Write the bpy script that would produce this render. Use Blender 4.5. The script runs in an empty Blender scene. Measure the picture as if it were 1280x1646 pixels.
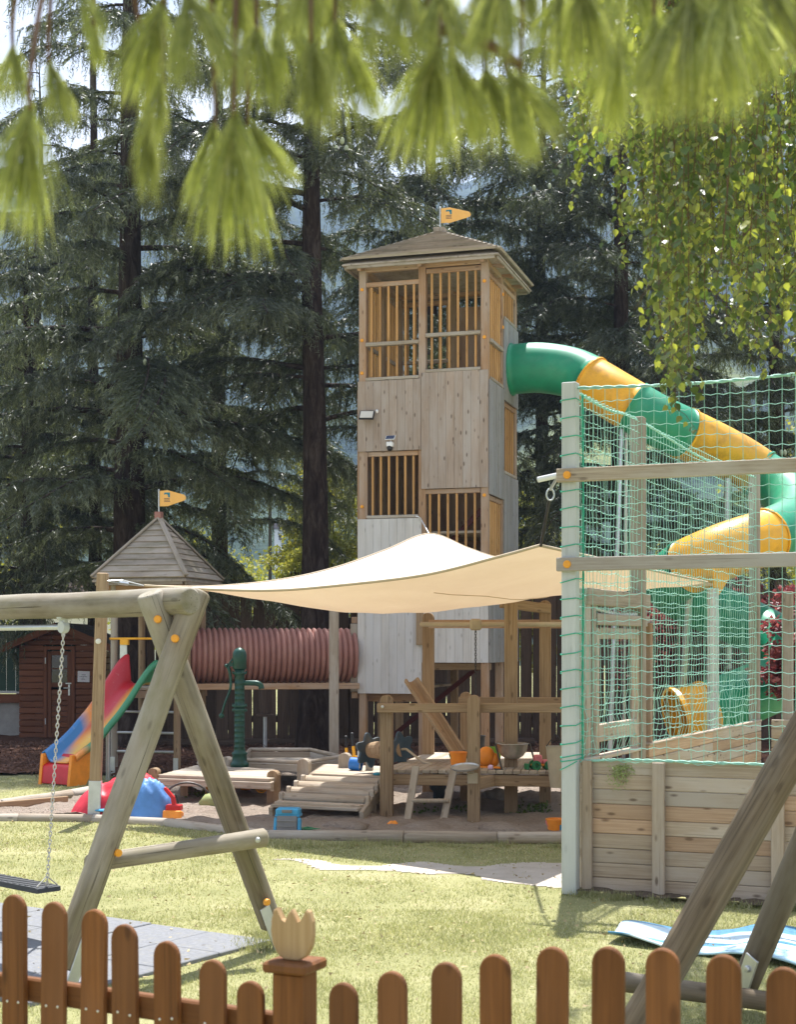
import bpy, math, random
import numpy as np
from mathutils import Vector, Matrix, noise as mnoise

random.seed(7)
RNG = np.random.default_rng(11)
S = bpy.context.scene
COL = S.collection
PI = math.pi
R = math.radians

# ------------------------------------------------------------------ camera, sky, sun, exposure
CAMH, FPX, CX, HY = 1.85, 2400.0, 640.0, 1040.0
cam = bpy.data.cameras.new("camera")
cam.sensor_fit = 'VERTICAL'; cam.sensor_height = 36.0; cam.sensor_width = 28.0
cam.lens = 36.0 * FPX / 1646.0
cam.shift_y = (HY - 823.0) / 1646.0
cam.clip_start = 0.05; cam.clip_end = 6000
cam.dof.use_dof = True; cam.dof.focus_distance = 15.0; cam.dof.aperture_fstop = 6.3
camo = bpy.data.objects.new("camera", cam); COL.objects.link(camo)
camo.location = (0, 0, CAMH); camo.rotation_euler = (R(90), 0, 0)
S.camera = camo

SUN_DIR = Vector((0.0607, 0.4377, 1.0)).normalized()      # towards the sun
world = bpy.data.worlds.new("World"); S.world = world; world.use_nodes = True
wn = world.node_tree; wn.nodes.clear()
sky = wn.nodes.new("ShaderNodeTexSky"); sky.sky_type = 'NISHITA'; sky.sun_disc = False
sky.sun_elevation = math.asin(SUN_DIR.z); sky.sun_rotation = math.atan2(SUN_DIR.x, SUN_DIR.y)
sky.altitude = 600; sky.air_density = 1.0; sky.dust_density = 2.5; sky.ozone_density = 1.0
# thin white cloud veil, the same all round the sky
tc = wn.nodes.new("ShaderNodeTexCoord"); mp = wn.nodes.new("ShaderNodeMapping")
mp.inputs['Scale'].default_value = (1.6, 1.6, 4.0)
nz = wn.nodes.new("ShaderNodeTexNoise"); nz.inputs['Scale'].default_value = 2.2; nz.inputs['Detail'].default_value = 7
rp = wn.nodes.new("ShaderNodeValToRGB"); rp.color_ramp.elements[0].position = .38; rp.color_ramp.elements[1].position = .6
mx = wn.nodes.new("ShaderNodeMixRGB"); mx.inputs['Color2'].default_value = (6.0, 6.1, 6.4, 1)
bg = wn.nodes.new("ShaderNodeBackground"); bg.inputs['Strength'].default_value = 0.092
wo = wn.nodes.new("ShaderNodeOutputWorld")
wn.links.new(tc.outputs['Generated'], mp.inputs[0]); wn.links.new(mp.outputs[0], nz.inputs['Vector'])
wn.links.new(nz.outputs[0], rp.inputs[0]); wn.links.new(rp.outputs[0], mx.inputs['Fac'])
wn.links.new(sky.outputs[0], mx.inputs['Color1']); wn.links.new(mx.outputs[0], bg.inputs['Color'])
wn.links.new(bg.outputs[0], wo.inputs['Surface'])

sl = bpy.data.lights.new("sun", 'SUN'); sl.energy = 5.0; sl.angle = R(0.53); sl.color = (1.0, .975, .94)
so = bpy.data.objects.new("sun", sl); COL.objects.link(so)
so.rotation_euler = (-SUN_DIR).to_track_quat('-Z', 'Y').to_euler(); so.location = (3, 20, 40)

S.view_settings.view_transform = 'Standard'; S.view_settings.look = 'None'
S.view_settings.exposure = 1.22; S.view_settings.gamma = 1.0
S.view_settings.use_curve_mapping = False
S.cycles.use_denoising = True
S.cycles.max_bounces = 7; S.cycles.diffuse_bounces = 4; S.cycles.glossy_bounces = 2
S.cycles.transmission_bounces = 4; S.cycles.transparent_max_bounces = 6; S.cycles.volume_bounces = 0
S.cycles.caustics_reflective = False; S.cycles.caustics_refractive = False
S.cycles.sample_clamp_indirect = 6

def P(px, py, d):                    # the point seen at photo pixel (px, py), d metres ahead
    return Vector(((px - CX) / FPX * d, d, CAMH + (HY - py) / FPX * d))
def G(px, py, z=0.0):                # the ground point seen at a photo pixel
    d = (CAMH - z) * FPX / (py - HY)
    return Vector(((px - CX) / FPX * d, d, z))

# ------------------------------------------------------------------ object helpers
W = {}                               # world matrices by object
SP = [Matrix.Identity(4)]            # the frame in which coordinates are given
def reg(o, par, M):
    M = SP[-1] @ M
    COL.objects.link(o)
    W[o] = M
    if par is not None:
        o.parent = par; o.matrix_basis = W[par].inverted() @ M
    else:
        o.matrix_basis = M
    return o
class frame:
    def __init__(s, M): s.M = M
    def __enter__(s): SP.append(s.M)
    def __exit__(s, *a): SP.pop()
def T(x, y=0, z=0):
    return Matrix.Translation(x) if isinstance(x, Vector) else Matrix.Translation((x, y, z))
def RZ(deg): return Matrix.Rotation(R(deg), 4, 'Z')
def RX(deg): return Matrix.Rotation(R(deg), 4, 'X')
def RY(deg): return Matrix.Rotation(R(deg), 4, 'Y')
I4 = Matrix.Identity(4)
def tag(o, label=None, cat=None, group=None, kind=None):
    if label: o["label"] = label
    if cat: o["category"] = cat
    if group: o["group"] = group
    if kind: o["kind"] = kind
    return o
def thing(name, label, cat, M=I4, group=None):
    o = bpy.data.objects.new(name, None); o.empty_display_size = .1
    reg(o, None, M); return tag(o, label, cat, group)
def mesh_obj(name, V, F, mat, par=None, M=I4, smooth=False):
    me = bpy.data.meshes.new(name); me.from_pydata([tuple(v) for v in V], [], F)
    if smooth: me.polygons.foreach_set("use_smooth", [True] * len(me.polygons))
    me.materials.append(mat); me.update()
    return reg(bpy.data.objects.new(name, me), par, M)
def share(name, me, par=None, M=I4):
    return reg(bpy.data.objects.new(name, me), par, M)

def tri_obj(name, A, mat, par=None, M=I4, attr=None):
    """A: (n,3,3) triangle soup"""
    n = len(A); me = bpy.data.meshes.new(name)
    me.vertices.add(3 * n); me.vertices.foreach_set("co", np.asarray(A, np.float32).reshape(-1))
    me.loops.add(3 * n); me.loops.foreach_set("vertex_index", np.arange(3 * n, dtype=np.int32))
    me.polygons.add(n); me.polygons.foreach_set("loop_start", np.arange(0, 3 * n, 3, dtype=np.int32))
    if attr is not None:
        a = me.attributes.new("tint", 'FLOAT', 'POINT'); a.data.foreach_set("value", np.repeat(attr, 3).astype(np.float32))
    me.materials.append(mat); me.update(calc_edges=True)
    return reg(bpy.data.objects.new(name, me), par, M)

class MB:
    """collects shapes for ONE mesh object"""
    def __init__(s): s.v = []; s.f = []
    def add(s, V, F, M=I4):
        b = len(s.v); s.v += [M @ Vector(x) for x in V]; s.f += [tuple(i + b for i in f) for f in F]
        return s
    def box(s, c, sz, M=I4, ch=.004): V, F = cbox(*sz, ch); return s.add(V, F, M @ T(*c))
    def bar(s, a, b, w, t, ref=None, ch=.004):
        Mx, L = axis(Vector(a), Vector(b), ref); V, F = cbox(w, t, L, ch); return s.add(V, F, Mx)
    def cyl(s, a, b, r, r2=None, n=12, ch=0):
        Mx, L = axis(Vector(a), Vector(b)); V, F = cylv(r, r if r2 is None else r2, L, n, ch); return s.add(V, F, Mx)
    def tube(s, pts, r, n=6, cap=True): V, F = tubev(pts, r, n, cap); return s.add(V, F)
    def lathe(s, prof, n=20, M=I4): V, F = lathev(prof, n); return s.add(V, F, M)
    def plate(s, out, t, M=I4): V, F = platev(out, t); return s.add(V, F, M)
    def ball(s, c, r, n=12):
        sx, sy, sz = (r, r, r) if not hasattr(r, '__len__') else r
        pr = [(math.sin(PI * k / 8), -math.cos(PI * k / 8)) for k in range(9)]
        V, F = lathev(pr, n); return s.add(V, F, T(*c) @ Matrix.Diagonal((sx, sy, sz, 1)))
    def build(s, name, mat, par=None, M=I4, smooth=False): return mesh_obj(name, s.v, s.f, mat, par, M, smooth)

def cbox(w, t, L, ch=.005):
    """box with chamfered edges, centred, length along z"""
    x, y, z = w / 2, t / 2, L / 2; c = min(ch, x * .45, y * .45, z * .45)
    V = []; idx = {}
    for sx in (-1, 1):
        for sy in (-1, 1):
            for sz in (-1, 1):
                for ax in range(3):
                    p = [sx * x, sy * y, sz * z]
                    for k in range(3):
                        if k != ax: p[k] -= (sx, sy, sz)[k] * c
                    idx[(sx, sy, sz, ax)] = len(V); V.append(p)
    F = []
    def q(a, b, cc, d, out):
        va, vb, vc = Vector(V[a]), Vector(V[b]), Vector(V[cc])
        if (vb - va).cross(vc - va).dot(Vector(out)) < 0: a, b, cc, d = d, cc, b, a
        F.append((a, b, cc, d))
    for ax in range(3):
        o1, o2 = [k for k in range(3) if k != ax]
        for s in (-1, 1):
            ids = []
            for a, b in ((-1, -1), (1, -1), (1, 1), (-1, 1)):
                sg = [0, 0, 0]; sg[ax] = s; sg[o1] = a; sg[o2] = b; ids.append(idx[(*sg, ax)])
            o = [0, 0, 0]; o[ax] = s; q(*ids, o)
    for ax in range(3):
        o1, o2 = [k for k in range(3) if k != ax]
        for a in (-1, 1):
            for b in (-1, 1):
                ids = []
                for (s, w_) in ((-1, o1), (1, o1), (1, o2), (-1, o2)):
                    sg = [0, 0, 0]; sg[ax] = s; sg[o1] = a; sg[o2] = b; ids.append(idx[(*sg, w_)])
                o = [0, 0, 0]; o[o1] = a; o[o2] = b; q(*ids, o)
    for sx in (-1, 1):
        for sy in (-1, 1):
            for sz in (-1, 1):
                a, b, c_ = (idx[(sx, sy, sz, k)] for k in range(3))
                if (Vector(V[b]) - Vector(V[a])).cross(Vector(V[c_]) - Vector(V[a])).dot(Vector((sx, sy, sz))) < 0: b, c_ = c_, b
                F.append((a, b, c_))
    return V, F
def cylv(r, r2, L, n=12, ch=0):
    prof = [(0, -L / 2), (r - ch, -L / 2)] + ([(r, -L / 2 + ch)] if ch else []) + ([(r2, L / 2 - ch)] if ch else []) + [(r2 - ch, L / 2), (0, L / 2)]
    return lathev(prof, n)
def lathev(prof, n=20):
    V = []; F = []; rows = []
    for r, z in prof:
        if abs(r) < 1e-6: rows.append([len(V)]); V.append((0, 0, z))
        else:
            rows.append(list(range(len(V), len(V) + n)))
            V += [(r * math.cos(2 * PI * k / n), r * math.sin(2 * PI * k / n), z) for k in range(n)]
    for a, b in zip(rows, rows[1:]):
        for k in range(n):
            k2 = (k + 1) % n
            if len(a) == 1 and len(b) == 1: continue
            if len(a) == 1: F.append((a[0], b[k2], b[k]))
            elif len(b) == 1: F.append((a[k], a[k2], b[0]))
            else: F.append((a[k], a[k2], b[k2], b[k]))
    return V, F
def tubev(pts, r, n=6, cap=True):
    pts = [Vector(p) for p in pts]; m = len(pts)
    rs = r if hasattr(r, '__len__') else [r] * m
    V = []; F = []; up = None
    for i, p in enumerate(pts):
        t = (pts[min(i + 1, m - 1)] - pts[max(i - 1, 0)]).normalized()
        if up is None:
            up = Vector((0, 0, 1)) if abs(t.z) < .9 else Vector((1, 0, 0))
        u = (up - t * up.dot(t)).normalized(); up = u; w = t.cross(u)
        V += [p + (u * math.cos(2 * PI * k / n) + w * math.sin(2 * PI * k / n)) * rs[i] for k in range(n)]
    for i in range(m - 1):
        for k in range(n):
            k2 = (k + 1) % n; a = i * n
            F.append((a + k, a + k2, a + n + k2, a + n + k))
    if cap: F.append(tuple(range(n))[::-1]); F.append(tuple(range((m - 1) * n, m * n)))
    return V, F
def platev(out, t):
    """outline in the x-z plane (counter-clockwise seen from -y), thickness t along y, rim softened"""
    n = len(out); V = []; c = min(.004, t * .25)
    cx = sum(p[0] for p in out) / n; cz = sum(p[1] for p in out) / n
    def ring(y, s):
        for x, z in out:
            dx, dz = x - cx, z - cz; l = math.hypot(dx, dz) + 1e-9
            V.append((x - dx / l * s, y, z - dz / l * s))
    ring(-t / 2, c); ring(-t / 2 + c, 0); ring(t / 2 - c, 0); ring(t / 2, c)
    F = [tuple(range(n)), tuple(range(3 * n, 4 * n))[::-1]]
    for a in range(3):
        for k in range(n):
            k2 = (k + 1) % n
            F.append((a * n + k2, a * n + k, (a + 1) * n + k, (a + 1) * n + k2))
    return V, F
def axis(a, b, ref=None):
    z = (b - a); L = z.length; z = z / L
    if ref is None: ref = Vector((1, 0, 0)) if abs(z.z) > .8 else z.cross(Vector((0, 0, 1)))
    ref = Vector(ref); x = (ref - z * ref.dot(z)).normalized(); y = z.cross(x)
    M = Matrix((x, y, z)).transposed().to_4x4(); M.translation = (a + b) / 2
    return M, L
_cache = {}
def beam(name, a, b, w, t, mat, par, ref=None, ch=.006):
    M, L = axis(Vector(a), Vector(b), ref)
    k = ('b', name, round(w, 3), round(t, 3), round(L, 3), mat.name)
    if k not in _cache:
        V, F = cbox(w, t, L, ch); me = bpy.data.meshes.new(name); me.from_pydata(V, [], F); me.materials.append(mat); _cache[k] = me
    return share(name, _cache[k], par, M)
def log(name, a, b, r, mat, par, n=18, r2=None, ch=.012, bend=0):
    """round log with slightly uneven girth, smooth sides"""
    M, L = axis(Vector(a), Vector(b)); r2 = r if r2 is None else r2
    seg = max(2, int(L / .12)); prof = [(0, -L / 2), (r - ch, -L / 2)]
    for i in range(seg + 1):
        f = i / seg; prof.append((r + (r2 - r) * f, -L / 2 + ch + (L - 2 * ch) * f))
    prof += [(r2 - ch, L / 2), (0, L / 2)]
    V, F = lathev(prof, n); sd = random.random() * 100
    V2 = []
    for v in V:
        k = 1 + .05 * mnoise.noise(Vector((v[0] * 3, v[1] * 3, v[2] * 1.3 + sd)))
        ox = bend * math.sin(PI * (v[2] / L + .5)) + .004 * mnoise.noise(Vector((sd, 0, v[2] * 2)))
        V2.append((v[0] * k + ox, v[1] * k + .004 * mnoise.noise(Vector((0, sd, v[2] * 2))), v[2]))
    o = mesh_obj(name, V2, F, mat, par, M)
    me = o.data; me.polygons.foreach_set("use_smooth", [len(p.vertices) == 4 for p in me.polygons])
    return o
def round_top(w, h, n=10, r=None):
    """picket outline: straight sides, half-round head; base at z=0"""
    r = w / 2 if r is None else r
    return [(-w / 2, 0), (w / 2, 0)] + [(w / 2 * math.cos(a), h - r + r * math.sin(a)) for a in [PI * k / n for k in range(n + 1)]]
def bez(pts, n=20):
    """smooth polyline through control points (Catmull-Rom)"""
    p = [Vector(q) for q in pts]; p = [2 * p[0] - p[1]] + p + [2 * p[-1] - p[-2]]; out = []
    m = len(p) - 3
    for i in range(m):
        for k in range(n):
            t = k / n; a, b, c, d = p[i:i + 4]
            out.append(.5 * ((2 * b) + (c - a) * t + (2 * a - 5 * b + 4 * c - d) * t * t + (3 * b - a - 3 * c + d) * t ** 3))
    out.append(p[-2]); return out
def in_poly(x, y, poly):
    """numpy point-in-polygon"""
    r = np.zeros(np.shape(x), bool); n = len(poly); j = n - 1
    for i in range(n):
        xi, yi = poly[i][:2]; xj, yj = poly[j][:2]
        r ^= ((yi > y) != (yj > y)) & (x < (xj - xi) * (y - yi) / ((yj - yi) + 1e-12) + xi); j = i
    return r

# ------------------------------------------------------------------ materials
class NT:
    def __init__(s, name):
        s.m = bpy.data.materials.new(name); s.m.use_nodes = True; s.t = s.m.node_tree
        s.b = s.t.nodes['Principled BSDF']; s.out = s.t.nodes['Material Output']
    def n(s, kind, **kw):
        x = s.t.nodes.new("ShaderNode" + kind)
        for k, v in kw.items():
            if k in x.inputs: x.inputs[k].default_value = v
            else: setattr(x, k, v)
        return x
    def l(s, a, b): s.t.links.new(a, b)
    def coord(s, scale=(1, 1, 1), rnd=True):
        tc = s.n("TexCoord"); src = tc.outputs['Object']
        if rnd:
            oi = s.n("ObjectInfo"); mu = s.n("Math", operation='MULTIPLY'); mu.inputs[1].default_value = 57.0
            s.l(oi.outputs['Random'], mu.inputs[0]); cb = s.n("CombineXYZ")
            s.l(mu.outputs[0], cb.inputs[0]); s.l(mu.outputs[0], cb.inputs[2])
            ad = s.n("VectorMath", operation='ADD'); s.l(src, ad.inputs[0]); s.l(cb.outputs[0], ad.inputs[1]); src = ad.outputs[0]
        s.base = src
        return s.scale(scale)
    def scale(s, sc):
        m = s.n("Mapping"); m.inputs['Scale'].default_value = sc; s.l(s.base, m.inputs[0]); return m.outputs[0]
    def noise(s, vec, scale=1, detail=4, rough=.55, dist=0):
        x = s.n("TexNoise"); s.l(vec, x.inputs['Vector'])
        x.inputs['Scale'].default_value = scale; x.inputs['Detail'].default_value = detail
        x.inputs['Roughness'].default_value = rough; x.inputs['Distortion'].default_value = dist
        return x.outputs[0]
    def ramp(s, f, *st):
        x = s.n("ValToRGB"); cr = x.color_ramp
        while len(cr.elements) < len(st): cr.elements.new(.5)
        for e, (p, c) in zip(cr.elements, st):
            e.position = p; e.color = (*c, 1) if hasattr(c, '__len__') else (c, c, c, 1)
        s.l(f, x.inputs[0]); return x.outputs[0]
    def mix(s, f, a, b, mode='MIX'):
        x = s.n("MixRGB", blend_type=mode)
        for v, i in ((f, 0), (a, 1), (b, 2)):
            if hasattr(v, 'is_output'): s.l(v, x.inputs[i])
            else: x.inputs[i].default_value = v if i == 0 else ((*v, 1) if len(v) == 3 else v)
        return x.outputs[0]
    def vary(s, col, lo=.85, hi=1.15):
        oi = s.n("ObjectInfo"); mr = s.n("MapRange"); mr.inputs['To Min'].default_value = lo; mr.inputs['To Max'].default_value = hi
        s.l(oi.outputs['Random'], mr.inputs['Value']); h = s.n("HueSaturation"); s.l(mr.outputs[0], h.inputs['Value'])
        s.l(col, h.inputs['Color']); return h.outputs[0]
    def bump(s, h, strength=.4, dist=.004):
        b = s.n("Bump"); b.inputs['Strength'].default_value = strength; b.inputs['Distance'].default_value = dist
        s.l(h, b.inputs['Height']); s.l(b.outputs[0], s.b.inputs['Normal'])
    def done(s, col=None, rough=.8, metal=0, spec=.3):
        if col is not None:
            if hasattr(col, 'is_output'): s.l(col, s.b.inputs['Base Color'])
            else: s.b.inputs['Base Color'].default_value = (*col, 1)
        s.b.inputs['Roughness'].default_value = rough; s.b.inputs['Metallic'].default_value = metal
        s.b.inputs['Specular IOR Level'].default_value = spec
        return s.m

def wood(name, c1, c2, knots=.5, algae=None, rough=.78, var=(.86, 1.14), gr=(55, 55, 2.2), weather=None, cracks=.35):
    k = NT(name); v = k.coord(gr)
    g = k.noise(v, 1, 6, .62, .5)
    col = k.ramp(g, (.3, c1), (.7, c2))
    big = k.noise(k.scale((3, 3, .9)), 1, 4, .6)
    col = k.mix(.55, col, k.ramp(big, (.3, .72), (.75, 1.22)), 'MULTIPLY')
    if weather: col = k.mix(k.ramp(k.noise(k.scale((2.2, 2.2, .7)), 1, 5, .65), (.42, 0), (.64, 1)), col, weather)
    if algae: col = k.mix(k.ramp(k.noise(k.scale((4, 4, 1.3)), 1.3, 5, .65), (.48, 0), (.72, .8)), col, algae)
    if cracks:
        cr = k.noise(k.scale((90, 90, 1.1)), 1, 2, .5, .2)
        col = k.mix(k.ramp(cr, (.30, cracks), (.36, 0)), col, tuple(x * .35 for x in c1))
    if knots:
        vo = k.n("TexVoronoi"); vo.inputs['Scale'].default_value = 1
        k.l(k.scale((12, 12, 4.4)), vo.inputs['Vector'])
        col = k.mix(k.ramp(vo.outputs['Distance'], (.09, knots), (.19, 0)), col, (c1[0] * .28, c1[1] * .24, c1[2] * .22))
    col = k.vary(col, *var)
    k.bump(g, .35, .003)
    return k.done(col, rough, 0, .25)
def plain(name, c, rough=.5, metal=0, var=.12, scale=9, bump=0, spec=.4, dirt=None, dirtp=(.5, .75)):
    k = NT(name); v = k.coord((1, 1, 1))
    n = k.noise(v, scale, 5, .6)
    col = k.ramp(n, (.25, tuple(x * (1 - var) for x in c)), (.75, tuple(min(1, x * (1 + var)) for x in c)))
    if dirt: col = k.mix(k.ramp(k.noise(v, scale * .45, 6, .7), (dirtp[0], 0), (dirtp[1], .75)), col, dirt)
    if bump: k.bump(k.noise(v, scale * 6, 3), bump, .004)
    return k.done(col, rough, metal, spec)
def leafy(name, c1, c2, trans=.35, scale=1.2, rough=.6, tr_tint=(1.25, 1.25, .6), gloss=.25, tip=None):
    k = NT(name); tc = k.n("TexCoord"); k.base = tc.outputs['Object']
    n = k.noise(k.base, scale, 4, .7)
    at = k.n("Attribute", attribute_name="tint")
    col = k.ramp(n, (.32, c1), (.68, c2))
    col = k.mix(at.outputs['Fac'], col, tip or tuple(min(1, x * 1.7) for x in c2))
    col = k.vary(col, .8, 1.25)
    k.done(col, rough, 0, gloss)
    tr = k.n("BsdfTranslucent"); k.l(k.mix(1.0, col, tr_tint, 'MULTIPLY'), tr.inputs['Color'])
    ms = k.n("MixShader"); ms.inputs[0].default_value = trans
    k.l(k.b.outputs[0], ms.inputs[1]); k.l(tr.outputs[0], ms.inputs[2]); k.l(ms.outputs[0], k.out.inputs['Surface'])
    return k.m

M_ = {}
def mats():
    m = M_
    m['log'] = wood('log_wood', (.13, .10, .06), (.33, .275, .19), .4, algae=(.20, .18, .085), weather=(.37, .335, .275), gr=(26, 26, 1.1), cracks=.8)
    m['logdark'] = wood('log_wood_dark', (.10, .075, .048), (.24, .185, .125), .4, weather=(.25, .22, .175), gr=(40, 40, 1.4))
    m['post'] = wood('larch_post', (.25, .165, .092), (.40, .29, .18), .55)
    m['postgrey'] = wood('weathered_post', (.27, .215, .155), (.43, .36, .28), .5, weather=(.44, .40, .345))
    m['deck'] = wood('sandy_plank', (.30, .235, .165), (.46, .385, .295), .4, weather=(.47, .42, .35))
    m['tower'] = wood('tower_board', (.30, .225, .17), (.43, .345, .28), .75, weather=(.40, .35, .31), var=(.95, 1.05))
    m['towerpale'] = wood('bounce_pale_board', (.51, .485, .45), (.65, .62, .585), .35, weather=(.60, .59, .58), var=(.97, 1.03), cracks=.12)  # bounce light on the lower tower panels put into a paler board colour
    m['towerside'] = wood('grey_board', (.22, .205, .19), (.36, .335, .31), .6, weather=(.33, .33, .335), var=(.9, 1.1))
    m['frame'] = wood('tower_frame', (.30, .17, .085), (.44, .28, .165), .6, weather=(.40, .31, .24))
    m['baluster'] = wood('larch_baluster', (.42, .22, .075), (.58, .34, .14), .3, cracks=0)
    m['roof'] = wood('roof_board', (.24, .195, .15), (.40, .335, .265), .4, weather=(.37, .325, .275), algae=(.17, .155, .09), gr=(30, 30, 2))
    m['court'] = wood('court_plank', (.37, .28, .20), (.52, .415, .31), .75, weather=(.50, .43, .36))
    m['courtred'] = wood('fresh_plank', (.42, .27, .17), (.55, .385, .26), .7)
    m['rail'] = wood('grey_rail', (.29, .245, .20), (.45, .40, .34), .3, weather=(.46, .43, .385), cracks=.5)
    m['picket'] = wood('stained_picket', (.115, .042, .011), (.245, .096, .027), .5, rough=.6, var=(.8, 1.18), cracks=.3, weather=(.21, .09, .035), gr=(36, 36, 1.2))
    m['tulip'] = wood('tulip_wood', (.36, .23, .11), (.48, .33, .18), .4)
    m['shed'] = wood('shed_log', (.13, .045, .02), (.22, .082, .036), .5, rough=.6)
    m['darkfence'] = wood('dark_palisade', (.075, .05, .035), (.135, .095, .07), .4, var=(.7, 1.3))
    m['bark'] = None
    k = NT('bark'); v = k.coord((9, 9, 2.4)); g = k.noise(v, 1, 6, .7, .8)
    col = k.ramp(g, (.32, (.022, .015, .012)), (.5, (.052, .037, .030)), (.75, (.125, .10, .085)))
    k.bump(g, 1.0, .05); m['bark'] = k.done(col, .9, 0, .1)
    k = NT('twig_bark'); k.coord(); m['twig'] = k.done((.13, .075, .045), .8)
    m['birchbark'] = plain('birch_bark', (.55, .52, .48), .8, var=.35, scale=6, dirt=(.05, .045, .04))
    m['steel'] = plain('galvanised', (.58, .60, .60), .38, .75, .12, 14)
    m['greypaint'] = wood('pale_green_grey_post', (.46, .49, .47), (.58, .61, .59), .15, weather=(.58, .60, .58), cracks=.25, var=(1, 1))
    m['chain'] = plain('chain_steel', (.62, .60, .56), .35, .8, .15, 30)
    m['darkmetal'] = plain('dark_iron', (.07, .065, .06), .55, .6)
    m['rubber'] = plain('black_rubber', (.045, .048, .052), .6, 0, .2)
    m['tile'] = plain('rubber_tile', (.205, .21, .222), .9, 0, .2, 40, .5, .2, dirt=(.26, .25, .21))
    m['orangecap'] = plain('orange_cap', (.85, .36, .03), .45, 0, .08)
    m['whitecap'] = plain('white_cap', (.75, .73, .66), .5)
    m['yellow'] = plain('yellow_plastic', (.80, .40, .02), .38, 0, .12, 5, 0, .45, dirt=(.33, .16, .025), dirtp=(.50, .74))
    m['green'] = plain('green_plastic', (.014, .26, .135), .42, 0, .15, 5, 0, .45, dirt=(.10, .30, .19), dirtp=(.5, .8))
    m['toyyellow'] = plain('toy_yellow', (.85, .42, .02), .4)
    m['toyorange'] = plain('toy_orange', (.90, .30, .03), .42)
    m['toyred'] = plain('toy_red', (.55, .02, .025), .38)
    m['toyblue'] = plain('toy_blue', (.02, .16, .52), .35)
    m['toycyan'] = plain('toy_cyan', (.06, .34, .58), .4)
    m['teal'] = plain('toy_teal', (.03, .24, .33), .4)
    m['toygreen'] = plain('toy_green', (.22, .42, .03), .42)
    m['dkgreen'] = plain('shovel_green', (.03, .20, .08), .45)
    m['pink'] = plain('toy_pink', (.75, .22, .24), .45)
    m['lilac'] = plain('toy_lilac', (.72, .52, .72), .45)
    m['black'] = plain('black_plastic', (.02, .02, .022), .5)
    m['smoke'] = plain('grey_clear_plastic', (.22, .21, .2), .35)
    m['pump'] = plain('pump_green', (.006, .055, .036), .38, .15, .3, 12, 0, .5, dirt=(.03, .11, .08))
    m['beige'] = plain('beige_plastic', (.45, .38, .27), .5)
    m['red_tunnel'] = plain('red_brown_pipe', (.33, .16, .13), .6, 0, .15, 4, 0, .3, dirt=(.44, .26, .21))
    m['rusty'] = plain('dull_red_rope', (.09, .025, .022), .8)
    m['flower'] = plain('slate_blue_board', (.045, .075, .10), .6, 0, .3, 6, 0, .3, dirt=(.17, .14, .10))
    m['white'] = plain('white_plastic', (.8, .8, .8), .4, 0, .04)
    m['glassdark'] = plain('dark_glass', (.015, .017, .02), .08, 0, .1, 2, 0, .6)
    m['solar'] = plain('solar_cell', (.05, .07, .13), .2, 0, .1, 20, 0, .5)
    m['lens'] = plain('lamp_glass', (.62, .58, .50), .25, 0, .05)
    m['paper'] = plain('paper', (.72, .72, .74), .8, 0, .03)
    m['ink'] = plain('ink', (.06, .05, .08), .7)
    m['flagteal'] = plain('flag_teal', (.02, .19, .26), .5)
    m['flag'] = plain('flag_orange', (.88, .47, .12), .5, 0, .05)
    m['concrete'] = plain('concrete', (.33, .32, .30), .9, 0, .2, 6, .3)
    m['greenboard'] = plain('dark_green_board', (.012, .045, .025), .6, 0, .3, 5)
    m['rooffelt'] = plain('shed_roof_felt', (.05, .04, .035), .9, 0, .4, 12, .6, .1, dirt=(.17, .09, .05))
    m['netline'] = plain('net_cord', (.32, .60, .48), .6, 0, .2, 3)
    m['netgreen'] = plain('net_cord_green', (.05, .42, .27), .6, 0, .3, 3)
    m['rope'] = plain('white_rope', (.72, .75, .70), .7)
    m['redcloth'] = plain('red_tarp', (.62, .025, .045), .5, 0, .1, 8, .3)
    m['bluecloth'] = plain('blue_tarp', (.10, .26, .60), .5, 0, .15, 8, .3)
    m['plaster'] = plain('white_plaster', (.78, .77, .74), .9, 0, .05)
    m['redroof'] = plain('red_roof', (.30, .10, .06), .8, 0, .2)
    m['stone'] = plain('field_stone', (.30, .27, .235), .9, 0, .3, 12, .6)
    m['greenpad'] = plain('moss_green_shell', (.27, .32, .12), .6, 0, .2, 10, .2)
    m['sail'] = None
    k = NT('sail_cloth'); v = k.coord((1, 1, 1), False); n = k.noise(v, 1.2, 5, .6, .4)
    col = k.ramp(n, (.3, (.78, .73, .66)), (.7, (.86, .82, .76)))
    k.bump(k.noise(v, 3.5, 4, .6, .6), .5, .03); k.done(col, .75, 0, .1)
    tr = k.n("BsdfTranslucent"); k.l(k.mix(1.0, col, (1.0, .70, .47), 'MULTIPLY'), tr.inputs['Color']); ms = k.n("MixShader"); ms.inputs[0].default_value = .17
    k.l(k.b.outputs[0], ms.inputs[1]); k.l(tr.outputs[0], ms.inputs[2]); k.l(ms.outputs[0], k.out.inputs['Surface']); m['sail'] = k.m
    m['hem'] = plain('sail_hem', (.52, .42, .29), .8)
    # foliage
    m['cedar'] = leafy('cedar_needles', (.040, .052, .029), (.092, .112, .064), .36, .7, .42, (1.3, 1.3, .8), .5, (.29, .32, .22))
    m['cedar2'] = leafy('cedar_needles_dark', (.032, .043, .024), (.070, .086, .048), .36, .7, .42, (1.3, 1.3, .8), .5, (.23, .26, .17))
    m['pine'] = leafy('pine_needles', (.175, .22, .058), (.42, .45, .145), .50, 14, .42, (1.12, 1.14, .62), .5, (.76, .76, .40))
    m['birch'] = leafy('birch_leaf', (.055, .10, .038), (.12, .17, .058), .48, 6, .35, (1.4, 1.42, .55), .6, (.46, .48, .13))
    m['bush'] = leafy('bush_leaf', (.15, .19, .04), (.30, .31, .085), .46, 1.6, .55, (1.3, 1.2, .5), .3, (.42, .38, .13))
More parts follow.
